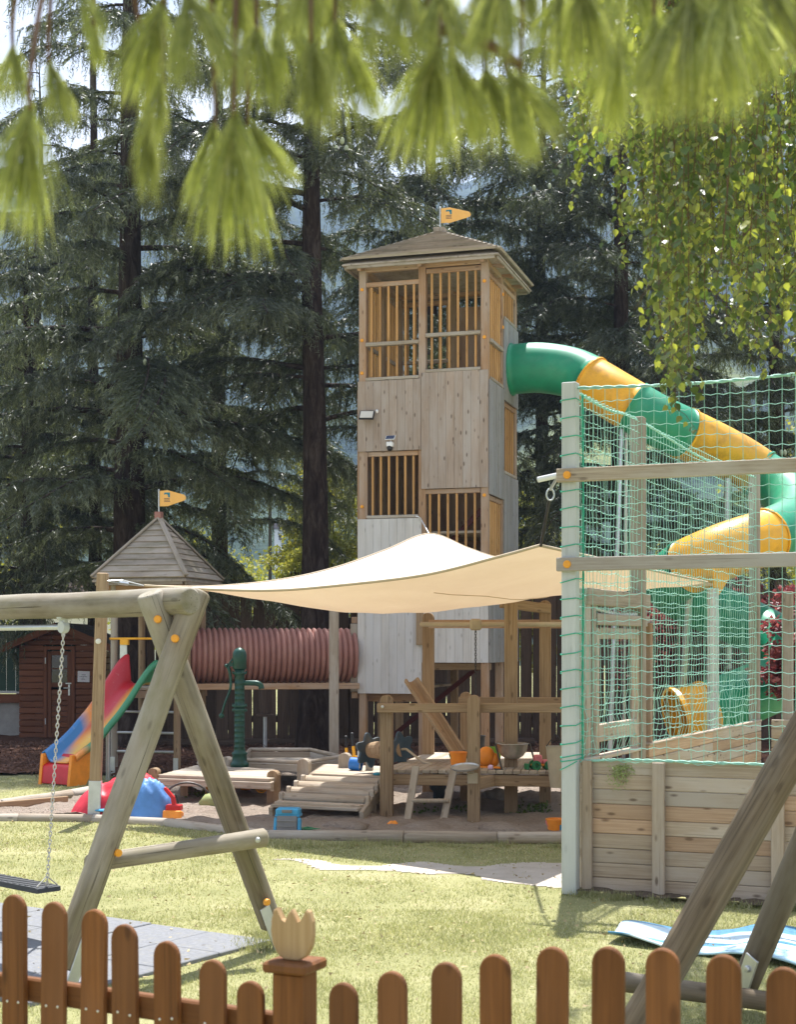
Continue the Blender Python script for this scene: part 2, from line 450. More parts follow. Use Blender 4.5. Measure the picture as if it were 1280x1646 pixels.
    m['maple'] = leafy('red_maple_leaf', (.09, .024, .034), (.22, .07, .07), .4, 3, .5, (1.4, .9, .85), .4, (.50, .20, .18))
    m['weed'] = leafy('weed_leaf', (.06, .10, .03), (.12, .17, .05), .35, 6)
    m['grass'] = leafy('grass_blade', (.24, .268, .105), (.38, .388, .185), .40, 1.1, .55, (1.08, 1.07, .75), .25, (.62, .58, .40))
    # ground
    k = NT('lawn_soil'); v = k.coord((1, 1, 1), False); n = k.noise(v, 1.3, 6, .65); n2 = k.noise(v, 60, 4, .7)
    col = k.ramp(n, (.3, (.23, .235, .10)), (.55, (.33, .32, .155)), (.8, (.44, .40, .25)))
    col = k.mix(.6, col, k.ramp(n2, (.3, .55), (.7, 1.35)), 'MULTIPLY'); k.bump(n2, .7, .02); m['lawn'] = k.done(col, .9, 0, .1)
    k = NT('sand'); v = k.coord((1, 1, 1), False); n = k.noise(v, .9, 6, .65); n2 = k.noise(v, 28, 5, .7)
    col = k.ramp(n, (.32, (.33, .265, .21)), (.6, (.44, .365, .30)), (.8, (.52, .45, .385)))
    col = k.mix(.5, col, k.ramp(n2, (.3, .65), (.7, 1.25)), 'MULTIPLY'); k.bump(n2, 1.0, .07); m['sand'] = k.done(col, .95, 0, .1)
    k = NT('bare_path'); v = k.coord((1, 1, 1), False); n = k.noise(v, 3, 6, .65)
    col = k.ramp(n, (.3, (.38, .335, .28)), (.7, (.52, .47, .41))); k.bump(k.noise(v, 40, 4), .4, .01); m['path'] = k.done(col, .95, 0, .1)
    k = NT('bark_mulch'); v = k.coord((1, 1, 1), False); n = k.noise(v, .8, 5, .6); n2 = k.noise(v, 22, 5, .75)
    col = k.ramp(n, (.3, (.075, .035, .024)), (.7, (.16, .085, .055))); col = k.mix(.7, col, k.ramp(n2, (.3, .45), (.72, 1.6)), 'MULTIPLY')
    k.bump(n2, 1, .04); m['mulch'] = k.done(col, .95, 0, .1)
    m['chip'] = plain('bark_chip', (.17, .09, .06), .9, 0, .5, 2)
    k = NT('soil'); v = k.coord((1, 1, 1), False); n = k.noise(v, 30, 5, .7)
    k.bump(n, 1, .02); m['soil'] = k.done(k.ramp(n, (.3, (.09, .068, .05)), (.7, (.19, .15, .115))), .95, 0, .1)
    k = NT('forest_slope'); tcn = k.n("TexCoord"); k.base = tcn.outputs['Object']
    n = k.noise(k.base, .04, 6, .7); n2 = k.noise(k.base, .003, 4, .6)
    col = k.ramp(n, (.35, (.010, .022, .018)), (.62, (.06, .085, .05)))
    col = k.mix(k.ramp(n2, (.56, 0), (.60, 1)), col, (.20, .22, .075)); k.bump(n, 1, 8); m['hill'] = k.done(col, .95, 0, 0)
mats()

# ------------------------------------------------------------------ ground, hills
def struct(name, o): o.name = name; return tag(o, kind='structure')
def sheet(name, poly, z, mat, step=None, amp=0, sc=1.0, edge=.25, seed=0, kind='structure', rough=0):
    """flat or gently bumpy ground sheet with an irregular rim"""
    xs = [p[0] for p in poly]; ys = [p[1] for p in poly]
    step = step or max(.25, (max(ys) - min(ys)) / 60)
    nx = int((max(xs) - min(xs)) / step) + 3; ny = int((max(ys) - min(ys)) / step) + 3
    X, Y = np.meshgrid(min(xs) - step + step * np.arange(nx), min(ys) - step + step * np.arange(ny))
    wob = np.array([[mnoise.noise(Vector((x * 1.7, y * 1.7, seed))) for x in X[0]] for y in Y[:, 0]])
    wob2 = np.array([[mnoise.noise(Vector((x * 1.7, y * 1.7, seed + 9))) for x in X[0]] for y in Y[:, 0]])
    ins = in_poly(X + wob * edge, Y + wob2 * edge, poly)
    V = []; ids = -np.ones(X.shape, int); F = []
    for j in range(ny):
        for i in range(nx):
            h = 0
            if amp: h = amp * (mnoise.fractal(Vector((X[j, i] * sc, Y[j, i] * sc, seed)), 1.0, 2.0, 4) * .5 + .5) + rough * mnoise.fractal(Vector((X[j, i] * 5, Y[j, i] * 5, seed)), .8, 2.0, 3)
            ids[j, i] = len(V); V.append((X[j, i], Y[j, i], z + max(0, h)))
    for j in range(ny - 1):
        for i in range(nx - 1):
            if ins[j, i] and ins[j + 1, i + 1] and ins[j, i + 1] and ins[j + 1, i]:
                F.append((ids[j, i], ids[j, i + 1], ids[j + 1, i + 1], ids[j + 1, i]))
    o = mesh_obj(name, V, F, mat, smooth=True)
    bm_used = o.data; bm_used.update()
    return tag(o, kind=kind)

gr = mesh_obj('ground', [(-1500, -60, -.03), (1500, -60, -.03), (1500, 150, -.03), (-1500, 150, -.03)], [(0, 1, 2, 3)], M_['lawn']); tag(gr, kind='structure')
lawn = mesh_obj('lawn', [(-40, -10, 0), (40, -10, 0), (40, 30, 0), (-40, 30, 0)], [(0, 1, 2, 3)], M_['lawn']); tag(lawn, kind='structure')

SAND = [tuple(G(*p)[:2]) for p in ((-420, 1322), (0, 1318), (150, 1321), (265, 1327), (430, 1347), (650, 1354), (905, 1355), (1010, 1352), (1010, 1236), (905, 1234), (520, 1237), (300, 1243), (230, 1266), (110, 1288), (0, 1303), (-420, 1312))]
PATH = [tuple(G(*p)[:2]) for p in ((430, 1383), (520, 1384), (600, 1391), (700, 1386), (800, 1393), (915, 1378), (925, 1432), (850, 1425), (760, 1413), (700, 1406), (620, 1401), (500, 1399))]
MULCH = [(-30, 21.2), (-5.6, 21.4), (-4.9, 20.9), (-3.6, 21.3), (-2.6, 22.0), (-1.0, 22.1), (3, 22.2), (9, 22.0), (30, 24), (30, 31), (-30, 31)]
sheet('bark_mulch_ground', MULCH, .012, M_['mulch'], .14, .07, .8, .5, 3, rough=.02)
sheet('sand_pit', SAND, .010, M_['sand'], .055, .085, 1.3, .12, 5, rough=.028)
sheet('bare_path', PATH, .004, M_['path'], .04, 0, 2, .32, 8)
# worn soil at the foot of the court wall is laid with the court below

# hills with forest, rising behind the trees
def hills():
    V = []; F = []; na = 120; nd = 70
    for i in range(na + 1):
        a = R(-75 + 150 * i / na)
        for j in range(nd + 1):
            f = j / nd; d = 120 + 1190 * f ** 1.25
            x, y = d * math.sin(a), d * math.cos(a)
            rise = max(0, (d - 200) / 1000); ridge = 350 + 80 * mnoise.noise(Vector((a * 2.3, 1, 4))) + 36 * mnoise.noise(Vector((a * 7, 2, 4)))
            s = rise * rise * (3 - 2 * rise) if rise < 1 else 1
            z = s * ridge + (30 * s + 1) * mnoise.fractal(Vector((x * .0045, y * .0045, 2)), 1, 2, 5)
            V.append((x, y, z - .06 if d > 140 else -.06))
    for i in range(na):
        for j in range(nd):
            a = i * (nd + 1) + j; F.append((a, a + nd + 1, a + nd + 2, a + 1))
    tag(mesh_obj('hills', V, F, M_['hill'], smooth=True), kind='structure')
hills()

# ------------------------------------------------------------------ picket fence in the foreground
def picket_fence():
    A = Vector((-1.136, 4.70, 0)); B = Vector((.893, 3.76, 0)); u = (B - A).normalized(); nrm = Vector((-u.y, u.x, 0))
    t = thing('picket_fence', 'brown stained picket fence with round tops and a tulip post in front', 'fence', T(A))
    def s_of(px):
        k = (px - CX) / FPX      # (A.x+u.x s) = k (A.y+u.y s)
        return (k * A.y - A.x) / (u.x - k * u.y)
    tops = [(-96, 1423), (-33, 1428), (28, 1437), (87, 1448), (150, 1460), (210, 1485), (277, 1512), (345, 1541), (412, 1576),
            (557, 1578), (637, 1560), (720, 1545), (803, 1533), (887, 1520), (978, 1520), (1072, 1523), (1167, 1533), (1260, 1553), (1356, 1580)]
    ang = math.atan2(u.y, u.x)
    for px, py in tops:
        s = s_of(px); p = A + u * s; h = CAMH + (HY - py) / FPX * p.y
        V, F = platev([(x, z + .05) for x, z in round_top(.088, h - .05, 12, .046)], .021)
        M = T(p + nrm * -.012) @ Matrix.Rotation(ang + random.uniform(-.015, .015), 4, 'Z') @ RY(random.uniform(-.9, .9))
        pk = mesh_obj('picket', V, F, M_['picket'], t, M)
        sc = MB()
        sc.ball((0, 0, 0), (.0045, .0025, .0045), 8)
        if 'screw' not in _cache:
            _cache['screw'] = bpy.data.meshes.new('screw'); _cache['screw'].from_pydata([tuple(v) for v in sc.v], [], sc.f); _cache['screw'].materials.append(M_['chain'])
        for dx in (-.022, .022): share('screw', _cache['screw'], pk, M @ T(dx, -.0108, .735 + random.uniform(-.006, .006)))
    sp = s_of(474)
    for z in (.28, .745):
        beam('rail', A + u * -.55 + nrm * .024 + Vector((0, 0, z + .03)), A + u * (sp - .055) + nrm * .024 + Vector((0, 0, z)), .035, .075, M_['picket'], t)
        beam('rail', A + u * (sp + .055) + nrm * .024 + Vector((0, 0, z - .045)), A + u * (s_of(1400)) + nrm * .024 + Vector((0, 0, z - .02)), .035, .075, M_['picket'], t)
    p = A + u * sp; Mp = T(p) @ Matrix.Rotation(ang, 4, 'Z')
    with frame(Mp):
        po = beam('post', (0, 0, 0), (0, 0, .915), .098, .098, M_['picket'], t, ref=(1, 0, 0))
        beam('post_cap', (0, 0, .917), (0, 0, .948), .142, .142, M_['picket'], po, ref=(1, 0, 0), ch=.008)
        o = [(-.022, 0), (.022, 0), (.048, .015), (.064, .045), (.069, .08), (.0675, .115), (.058, .142), (.05, .148), (.034, .118), (.02, .112), (.008, .135), (0, .146), (-.010, .135), (-.022, .110),
             (-.034, .116), (-.05, .147), (-.059, .140), (-.067, .11), (-.068, .075), (-.062, .042), (-.045, .013)]
        V, F = platev(o, .026); mesh_obj('tulip_finial', V, F, M_['tulip'], po, T(0, -.01, .949))
picket_fence()

# ------------------------------------------------------------------ log swing frame on the left
def bolt(par, c, nrm, mat='orangecap', r=.028, name='bolt_cap'):
    M, L = axis(Vector(c) - Vector(nrm).normalized() * .012, Vector(c) + Vector(nrm).normalized() * .012)
    k = ('bolt', mat, r, name)
    if k not in _cache:
        V, F = lathev([(0, -.012), (r, -.012), (r, .004), (r * .8, .011), (0, .013)], 12); me = bpy.data.meshes.new(name); me.from_pydata(V, [], F); me.materials.append(M_[mat]); _cache[k] = me
    share(name, _cache[k], par, M)
def swing_frame():
    F1 = Vector((-1.816, 8.04, 0)); F2 = Vector((-.774, 9.15, 0)); mid = (F1 + F2) / 2
    sd = (F2 - F1).normalized(); bd = Vector((sd.y, -sd.x, 0)); Z = Vector((0, 0, 1))
    t = thing('log_swing_frame', 'greyish round log swing frame with crossed legs behind the picket fence', 'swing frame', T(mid))
    beam_end = mid + bd * .16 + Z * 2.11; far = mid - bd * 4.0 + Z * 2.11
    log('beam', far, beam_end, .081, M_['log'], t, 20)
    for off in (0, -3.8):
        o = bd * off
        f = log('leg', F1 + o + Z * .12, mid + o + sd * .11 + bd * .085 + Z * 2.17, .072, M_['log'], t, 20, .078)
        r = log('leg', F2 + o + Z * .14, mid + o - sd * .115 - bd * .075 + Z * 2.16, .070, M_['log'], t, 20, .077)
        for lg, ft, top in ((f, F1 + o, mid + o + sd * .11 + bd * .085 + Z * 2.17), (r, F2 + o, mid + o - sd * .115 - bd * .075 + Z * 2.16)):
            a = (top - ft).normalized(); b = MB()
            b.bar(ft - a * .05 + bd * .070, ft + a * .30 + bd * .070, .075, .010, ref=sd)
            b.build('foot_bracket', M_['steel'], lg)
        if off == 0:
            bolt(f, F1 + (mid + sd * .11 + bd * .085 - F1) * .875 + Z * 2.17 * .875 - sd * .02 - Vector((.01, .085, 0)), (-.1, -1, .1), r=.023)
            bolt(r, F2 + (mid - sd * .115 - bd * .075 - F2) * .93 + Z * 2.16 * .93 - Vector((-.01, .085, 0)), (0, -1, .1), r=.023)
            bolt(f, F1 * .655 + (mid + sd * .11 + bd * .085) * .345 + Z * .72 + bd * .075, (.7, -.7, 0), r=.022)
            bolt(r, F2 + (mid - sd * .1 - F2) * .13 + Z * .29 + Vector((.06, -.06, .02)), (.7, -.7, 0), r=.022)
    a = P(138, 1389, 8.32); b = P(427, 1346, 8.86)
    cb = log('crossbar', a, b, .05, M_['log'], t, 16, .056)
    bolt(cb, b + (a - b).normalized() * .06 + Vector((.012, -.055, .0)), (.1, -1, 0), 'steel', .017)
    # the swing that hangs from the beam
    sc = lambda px: None
    base = mid - bd * 1.10 + Z * 1.99
    sw = thing('swing', 'black flat swing seat hanging on steel chains under the log beam', 'swing', T(base + Z * -1.63))
    base2 = base - bd * 1.0
    for b_ in (base, base2):
        h = MB(); h.box((0, 0, .05), (.05, .075, .03)); h.lathe([(0, -.022), (.036, -.022), (.04, -.015), (.04, .015), (.036, .022), (0, .022)], 18, T(0, 0, -.015) @ RX(90) @ RY(0))
        h.box((0, 0, .02), (.06, .03, .07)); h.ball((0, -.024, -.015), (.016, .006, .016), 10)
        h.build('hanger', M_['greypaint'], sw, T(b_ + Z * .0) @ Matrix.Rotation(math.atan2(sd.y, sd.x) + R(90), 4, 'Z'))
    tb = MB(); tb.cyl(base - Z * .015, base2 - Z * .015, .017, n=12); tb.build('spreader_bar', M_['steel'], sw)
    seat0 = P(75, 1424, 9.28)
    link = MB(); pts = [Vector((.0085 * math.cos(a) * 1.0, 0, .0165 * math.sin(a))) for a in [2 * PI * k / 10 for k in range(11)]]
    link.tube(pts, .0038, 6, False); lme = bpy.data.meshes.new('chain_link'); lme.from_pydata([tuple(v) for v in link.v], [], link.f); lme.materials.append(M_['chain'])
    lme.polygons.foreach_set("use_smooth", [True] * len(lme.polygons))
    for k, b_ in enumerate((base, base2)):
        top = b_ - Z * .05; bot = seat0 + (b_ - base) * .66; n = int((top - bot).length / .0255); d = (bot - top).normalized()
        Mx, L = axis(bot, top)
        ch = MB(); ch.tube([top + d * .02, top - d * .02], .006, 6); c = ch.build('chain', M_['chain'], sw)
        for i in range(n):
            p = top + (bot - top) * ((i + .5) / n); Ml = Mx.copy(); Ml.translation = p
            share('chain_link', lme, c, Ml @ RZ(90 * (i % 2) + 20 + random.uniform(-12, 12)))
    yaw = math.atan2(bd.y, bd.x); c = seat0 - bd * .33 - Z * .02
    b = MB(); V, F = platev([(-.36, -.010), (-.35, -.018), (.35, -.018), (.36, -.010), (.355, .012), (.33, .016), (-.33, .016), (-.355, .012)], .17)
    b.add(V, F)
    for kx in range(9): b.box((-.27 + .0675 * kx, 0, .018), (.02, .15, .006))
    st = b.build('seat', M_['rubber'], sw, T(c) @ Matrix.Rotation(yaw, 4, 'Z'))
    f = MB()
    for b_ in (seat0, seat0 - bd * .66):
        f.tube([b_ + sd * -.075 - Z * .0, b_ + Z * .06, b_ + sd * .075], .005, 6)
    f.build('seat_yoke', M_['chain'], sw)
swing_frame()

def right_frame():
    F1 = Vector((1.05, 6.83, 0)); F2 = Vector((1.77, 7.62, 0)); ap = Vector((2.2, 6.72, 2.12)); bd = Vector((.84, -.54, 0)); Z = Vector((0, 0, 1))
    t = thing('log_swing_frame', 'dark round log swing frame leaning in at the right behind the pickets', 'swing frame', T((F1 + F2) / 2))
    l1 = log('leg', F1 + Z * .05, ap + Vector((.05, .05, .05)), .079, M_['logdark'], t, 22, .085)
    l2 = log('leg', F2 + Z * .12, ap + Vector((.1, -.12, .05)), .068, M_['logdark'], t, 20, .078)
    a = (ap - F2).normalized()
    for lg, f, a in ((l2, F2, (ap - F2).normalized()),):
        side = Vector((-.82, -.57, 0)); side = (side - a * side.dot(a)).normalized(); w = a.cross(side)
        b = MB(); b.bar(f + a * .0 + side * .074, f + a * .34 + side * .074, .085, .012, ref=w)
        b.build('foot_bracket', M_['steel'], lg)
        for q in (.06, .27): bolt(lg, f + a * q + side * .084, side, 'steel', .018, 'bolt')
    log('beam', ap + Vector((-.1, .07, -.06)), ap + bd * 2.6 + Z * -.06, .081, M_['logdark'], t, 20)
    log('leg', ap + bd * 2.4 - Vector((0.4, .75, 2.1)), ap + bd * 2.4 + Z * .03, .076, M_['logdark'], t, 16)
    log('leg', ap + bd * 2.4 + Vector((.45, .75, -2.1)), ap + bd * 2.4 + Vector((.1, -.1, .03)), .076, M_['logdark'], t, 16)
    cb = log('crossbar', P(985, 1576, 7.1), P(1262, 1614, 7.45), .049, M_['logdark'], t, 16)
    bolt(l1, P(1031, 1614, 6.82), (-.6, -.8, 0), r=.028); bolt(cb, P(1252, 1590, 7.4), (0, -1, .2), r=.026)
right_frame()

# grey rubber tiles under the swing
def tile_mat():
    c = Vector((-.79, 9.33, 0)); u = Vector((-.835, .55, 0)); v = Vector((-.55, -.835, 0)); a = .5
    t = thing('rubber_mat', 'grey square rubber safety tiles laid in the grass under the swing', 'rubber mat', T(c + (u + v) * 1.2))
    V, F = cbox(a - .008, a - .008, .03, .005); me = bpy.data.meshes.new('tile'); me.from_pydata(V, [], F); me.materials.append(M_['tile'])
    for i in range(9):
        for j in range(4):
            p = c + u * a * (i + .5) + v * a * (j + .5) + Vector((0, 0, .008 + random.uniform(-.003, .004)))
            share('tile', me, t, T(p) @ Matrix.Rotation(math.atan2(u.y, u.x), 4, 'Z') @ RX(random.uniform(-.4, .4)))
    return [c, c + u * 4.5, c + u * 4.5 + v * 2, c + v * 2]
TILES = [tuple(p[:2]) for p in tile_mat()]

def blue_mat():
    a, b = G(1006, 1498), G(1330, 1508); c, d = G(978, 1516), G(1330, 1568)
    V = []; F = []; nx, ny = 60, 14
    for j in range(ny + 1):
        for i in range(nx + 1):
            f, g = i / nx, j / ny; p = (a + (b - a) * f) * (1 - g) + (c + (d - c) * f) * g
            h = .035 + .032 * math.sin(f * 9 + 1.2) + .018 * math.sin(g * 7 + f * 3) + .012 * mnoise.noise(Vector((f * 8, g * 5, 3)))
            p.z = max(.02, h); V.append(p)
    for j in range(ny):
        for i in range(nx):
            q = j * (nx + 1) + i; F.append((q, q + nx + 1, q + nx + 2, q + 1))
    k = NT('striped_mat'); k.coord((1, 1, 1), False)
    sx = k.n("SeparateXYZ"); k.l(k.base, sx.inputs[0]); m1 = k.n("Math", operation='MULTIPLY_ADD'); m1.inputs[1].default_value = .26; k.l(sx.outputs[0], m1.inputs[0]); k.l(sx.outputs[1], m1.inputs[2])
    mr = k.n("MapRange"); mr.inputs['From Min'].default_value = 9.28; mr.inputs['From Max'].default_value = 10.14; k.l(m1.outputs[0], mr.inputs['Value'])
    B_, P_, W_ = (.08, .24, .40), (.40, .60, .72), (.60, .73, .80)
    m = k.done(k.ramp(mr.outputs[0], (.08, P_), (.36, W_), (.40, B_), (.52, B_), (.56, W_), (.82, W_), (.86, B_), (1, B_)), .6)
    o = mesh_obj('play_mat', V, F, m, smooth=True)
    so_ = o.modifiers.new('thick', 'SOLIDIFY'); so_.thickness = .012
    tag(o, 'pale blue and white wavy mat lying on the grass beside the plank wall', 'mat')
blue_mat()

# ------------------------------------------------------------------ ball court: plank wall, posts, rails, net
CC = Vector((1.297, 11.2, 0))
fx = Vector((math.cos(R(22)), -math.sin(R(22)), 0)); sy = Vector((.43, .903, 0)).normalized(); ZZ = Vector((0, 0, 1))
def court():
    t = thing('ball_court', 'weathered plank ball court with tall posts and a green safety net', 'ball court', T(CC))
    q = lambda a, b, z: CC + fx * a + sy * b + ZZ * z
    n_f = Vector((-fx.y, fx.x, 0))
    # corner post and further posts
    posts = [(0, 0, 3.83), (4.3, 0, 3.83)]
    for a, b, h in posts: beam('post', q(a, b, 0), q(a, b, h), .112, .112, M_['greypaint'], t, ref=fx)
    back = [(0.0, 1.78, 3.82), (0, 6.45, 3.82), (0, 4.2, 1.6)]
    for a, b, h in back[:2]: beam('post', q(a, b, 0), q(a, b, h), .115, .115, M_['postgrey'], t, ref=fx)
    beam('post', q(.25, 7.1, 0), q(.25, 7.1, 2.5), .115, .115, M_['postgrey'], t, ref=fx)
    # horizontal rails in front of the posts
    for z, m in ((3.13, 'postgrey'), (2.466, 'rail')):
        o = -n_f * .078
        beam('rail', q(-.085, 0, z) + o, q(4.6, 0, z) + o, .045, .102, M_[m], t)
        bolt(t, q(-.0, 0, z) + o - n_f * .024, -n_f, r=.03); bolt(t, q(4.3, 0, z) + o - n_f * .024, -n_f, r=.03)
    # front plank wall set behind the posts
    ups = [.115, .655, 1.515, 2.375, 3.235, 4.1]; inn = n_f * .10
    for a in ups: beam('upright', q(a, 0, .02) + n_f * .045, q(a, 0, 1.0) + n_f * .045, .092 if a > .2 else .075, .045, M_['court'], t, ref=fx)
    rows = 9; ph = .995 / rows
    for r_ in range(rows):
        for k, (a, b) in enumerate(zip([.06] + ups[1:-1], ups[1:])):
            z = .012 + ph * (r_ + .5); mat = 'courtred' if (r_ in (5,) or random.random() < .10) else 'court'
            beam('plank', q(a + .002, 0, z) + inn + n_f * random.uniform(-.003, .003), q(b - .002, 0, z) + inn + n_f * random.uniform(-.003, .003), .034, ph - .003, M_[mat], t, ch=.005)
    # short return behind the corner post, seen as plank ends
    for r_ in range(rows):
        z = .012 + ph * (r_ + .5)
        beam('plank', q(.055, .12, z), q(.055, .5, z), .034, ph - .008, M_['court'], t)
    # side wall going back (inner face seen over the front wall)
    s0 = 1.86; n_s = Vector((sy.y, -sy.x, 0))
    for k, (a, b) in enumerate(((s0, 4.15), (4.15, 6.45))):
        for r_ in range(rows):
            z = .012 + ph * (r_ + .5)
            beam('plank', q(.06, a + .002, z), q(.06, b - .002, z), .034, ph - .003, M_['court' if random.random() > .12 else 'courtred'], t)
        beam('capping', q(.06, a + .002, 1.012), q(.06, b - .002, 1.012), .05, .022, M_['court'], t)
    for k in range(5):
        a = .1 + k * 1.0
        for r_ in range(rows):
            z = .012 + ph * (r_ + .5)
            beam('plank', q(a, 6.9, z), q(a + .98, 6.9, z), .034, ph - .003, M_['court'], t)
    # gate in the side wall
    g0, g1 = .5, 1.76
    with frame(I4):
        for b, w_, m in ((g0 - .16, .115, 'postgrey'), (g0, .06, 'postgrey')): beam('gate_post', q(-.02, b, 0), q(-.02, b, 2.25), w_, .1, M_[m], t, ref=sy)
        beam('gate_post', q(.02, 1.96, 0), q(.02, 1.96, 2.06), .075, .1, M_['frame'], t, ref=sy)
        beam('lintel', q(-.0, g0 - .22, 2.24), q(0, 2.0, 2.24), .1, .13, M_['postgrey'], t)
        beam('lintel', q(-.0, g0 + .03, 2.07), q(0, 2.0, 2.07), .09, .09, M_['postgrey'], t)
        gt = beam('gate', q(0, g0 + .09, .12), q(0, g0 + .09, 2.0), .085, .05, M_['court'], t, ref=sy)
        beam('stile', q(0, g1 - .02, .12), q(0, g1 - .02, 2.0), .13, .05, M_['court'], gt, ref=sy)
        for z, h in ((1.96, .09), (1.17, .14), (.78, .12), (.52, .13), (.17, .12)): beam('gate_rail', q(0, g0 + .12, z), q(0, g1 - .07, z), .045, h, M_['court'], gt)
        beam('sill', q(0, g0, .98), q(0, g1, .98), .1, .03, M_['court'], t)
    # ---- nets
    def net(a0, step_dir, n, zt, zb, off, seed, dz=.093):
        m = int((zt - zb) / dz); V = MB(); nodes = []
        for i in range(n + 1):
            col = []
            for j in range(m + 1):
                f = j / m
                sag = -.035 * abs(math.sin(i * .62)) * f * (1 - f) * 2
                w1 = mnoise.noise(Vector((i * .35 + seed, j * .4, 0))); w2 = mnoise.noise(Vector((i * .35, j * .4, seed + 5)))
                loose = .009 if .05 < f < .95 else .004
                if f < .14: loose = .03
                col.append(a0 + step_dir * i + off * (w1 * loose * 2) + ZZ * (zb + (zt - zb) * f + sag + w2 * loose * .55))
            nodes.append(col)
        r = .0026
        for i in range(n + 1): V.tube(nodes[i], r, 3, False)
        for j in range(m + 1):
            pts = []
            for i in range(n + 1):
                pts.append(nodes[i][j])
                if i < n: pts.append((nodes[i][j] + nodes[i + 1][j]) / 2 - ZZ * (.006 + .008 * (mnoise.noise(Vector((i, j, seed))) + .5)))
            V.tube(pts, r * 1.25, 3, False)
        return V
    V = net(q(.06, .06, 0), fx * .0925, 46, 3.79, 1.005, n_f, 1)
    tag(V.build('net', M_['netline'], t), kind='stuff')
    V = net(q(.03, .08, 0), sy * .0925, 69, 3.78, 1.03, n_s, 2)
    tag(V.build('net', M_['netline'], t), kind='stuff')
    # thick border ropes
    def twisted(pts, r, mat, name):
        b = MB(); pts = bez(pts, 26)
        for ph_ in (0, PI):
            o = []
            for i, p in enumerate(pts): o.append(p + Vector((math.cos(i * 1.1 + ph_), math.sin(i * 1.1 + ph_) * .4, math.sin(i * 1.1 + ph_))) * r * .7)
            b.tube(o, r, 5)
        b.build(name, M_[mat], t, smooth=True)
    twisted([q(.05, 0, 3.79), q(.9, 0, 3.765), q(1.8, 0, 3.785), q(3, 0, 3.76), q(4.3, 0, 3.79)], .0085, 'netline', 'border_rope')
    twisted([q(0, .05, 3.79), q(0, .9, 3.765), q(0, 1.78, 3.8), q(0, 4, 3.73), q(0, 6.45, 3.79)], .0085, 'netline', 'border_rope')
    twisted([q(.06, .05, .99), q(.4, .05, 1.012), q(1.2, .05, 1.008), q(2.4, .05, 1.01), q(4.2, .05, 1.0)], .007, 'netline', 'border_rope')
    twisted([q(.07, .07, 3.75), q(.075, .07, 2.6), q(.07, .07, 1.6), q(.07, .07, 1.0)], .006, 'netgreen', 'border_rope')
    twisted([q(0, g0 + .03, 2.16), q(0, 1.2, 2.12), q(0, 1.9, 2.14)], .012, 'rope', 'white_rope')
    lz = MB()
    for z in [1.0, 1.02] + list(np.arange(1.12, 3.72, .135)):
        pts = [q(x, y, z + random.uniform(-.01, .01) + (.02 if x > 0 else 0)) for x, y in ((-.06, -.06), (.06, -.06), (.066, .07), (-.06, .06), (-.06, -.06))]
        lz.tube(pts, .0042, 4)
    lz.tube(bez([q(-.06, -.065, .93), q(0, -.07, .96), q(.07, -.06, 1.0)], 6), .004, 4)
    tag(lz.build('lashing', M_['netgreen'], t), kind='stuff')
    # soil strip at the wall foot, moss
    sp = [tuple((CC + fx * a + n_f * b)[:2]) for a, b in ((.0, .14), (.0, -.06), (1, -.13), (2.2, -.16), (3.4, -.15), (4.6, -.1), (4.6, .14))]
    sheet('soil_strip', sp, .012, M_['soil'], .05, .05, 5, .1, 4)
    A = []
    c = q(.37, 0, .97) + n_f * .07
    for k in range(260):
        o = Vector((random.gauss(0, .045), -random.random() * .03, -abs(random.gauss(0, .07)))); d = Vector((random.gauss(0, 1), random.gauss(0, .6), random.gauss(-.4, .8))).normalized() * .03; w = Vector((random.gauss(0, 1), 0, random.gauss(0, 1))).normalized() * .006
        A.append([c + o - w, c + o + w, c + o + d])
    tag(tri_obj('moss_tuft', np.array([[list(p) for p in tr] for tr in A]), M_['greenpad'], t), kind='stuff')
court()

# ------------------------------------------------------------------ the tall play tower
TW = 1.987; TA = 16.65
MT = T(-.587, 22.37, 0) @ RZ(-TA)
def flag(par, base, h_pole, flen, fh, ang):
    pl = MB(); pl.cyl((0, 0, 0), (0, 0, h_pole), .011, n=8); pl.ball((0, 0, h_pole), .014, 8)
    po = pl.build('flag_pole', M_['steel'], par, T(base))
    o = [(0, -fh * .5), (flen * .30, -fh * .5), (flen * .92, -fh * .17), (flen * .985, -fh * .10), (flen, 0), (flen * .985, fh * .10), (flen * .92, fh * .2), (flen * .30, fh * .5), (0, fh * .46)]
    V, F = platev(o, .01); Mf = T(base) @ T(0, 0, h_pole - fh * .52) @ RZ(ang)
    f = mesh_obj('flag', V, F, M_['flag'], po, Mf @ T(.016, 0, 0))
    e = MB(); s = fh * .30; x0, z0 = flen * .17, fh * .05
    oc = [(0, s), (0, s * .55), (s * .55, s * .75), (s * .85, s * .35), (s * .85, -.0), (s * 1.25, -.0), (s * 1.25, s)]
    oc = [(x0 + a, z0 + b) for a, b in oc]
    for yy in (-.0066, .0066):
        V, F = platev(oc, .0014); e.add(V, F, T(0, yy, 0))
    e.build('emblem', M_['flagteal'], f, Mf @ T(.016, 0, 0))
    k = MB()
    for r_ in range(3):
        x = 0
        while x < s * 1.15:
            w = random.uniform(.006, .013); k.box((x0 + x + w / 2, -.0062, z0 - s * .25 - r_ * s * .30), (w, .0012, s * .16), ch=.0002); x += w + .004
    k.build('emblem_lettering', M_['ink'], f, Mf @ T(.016, 0, 0))

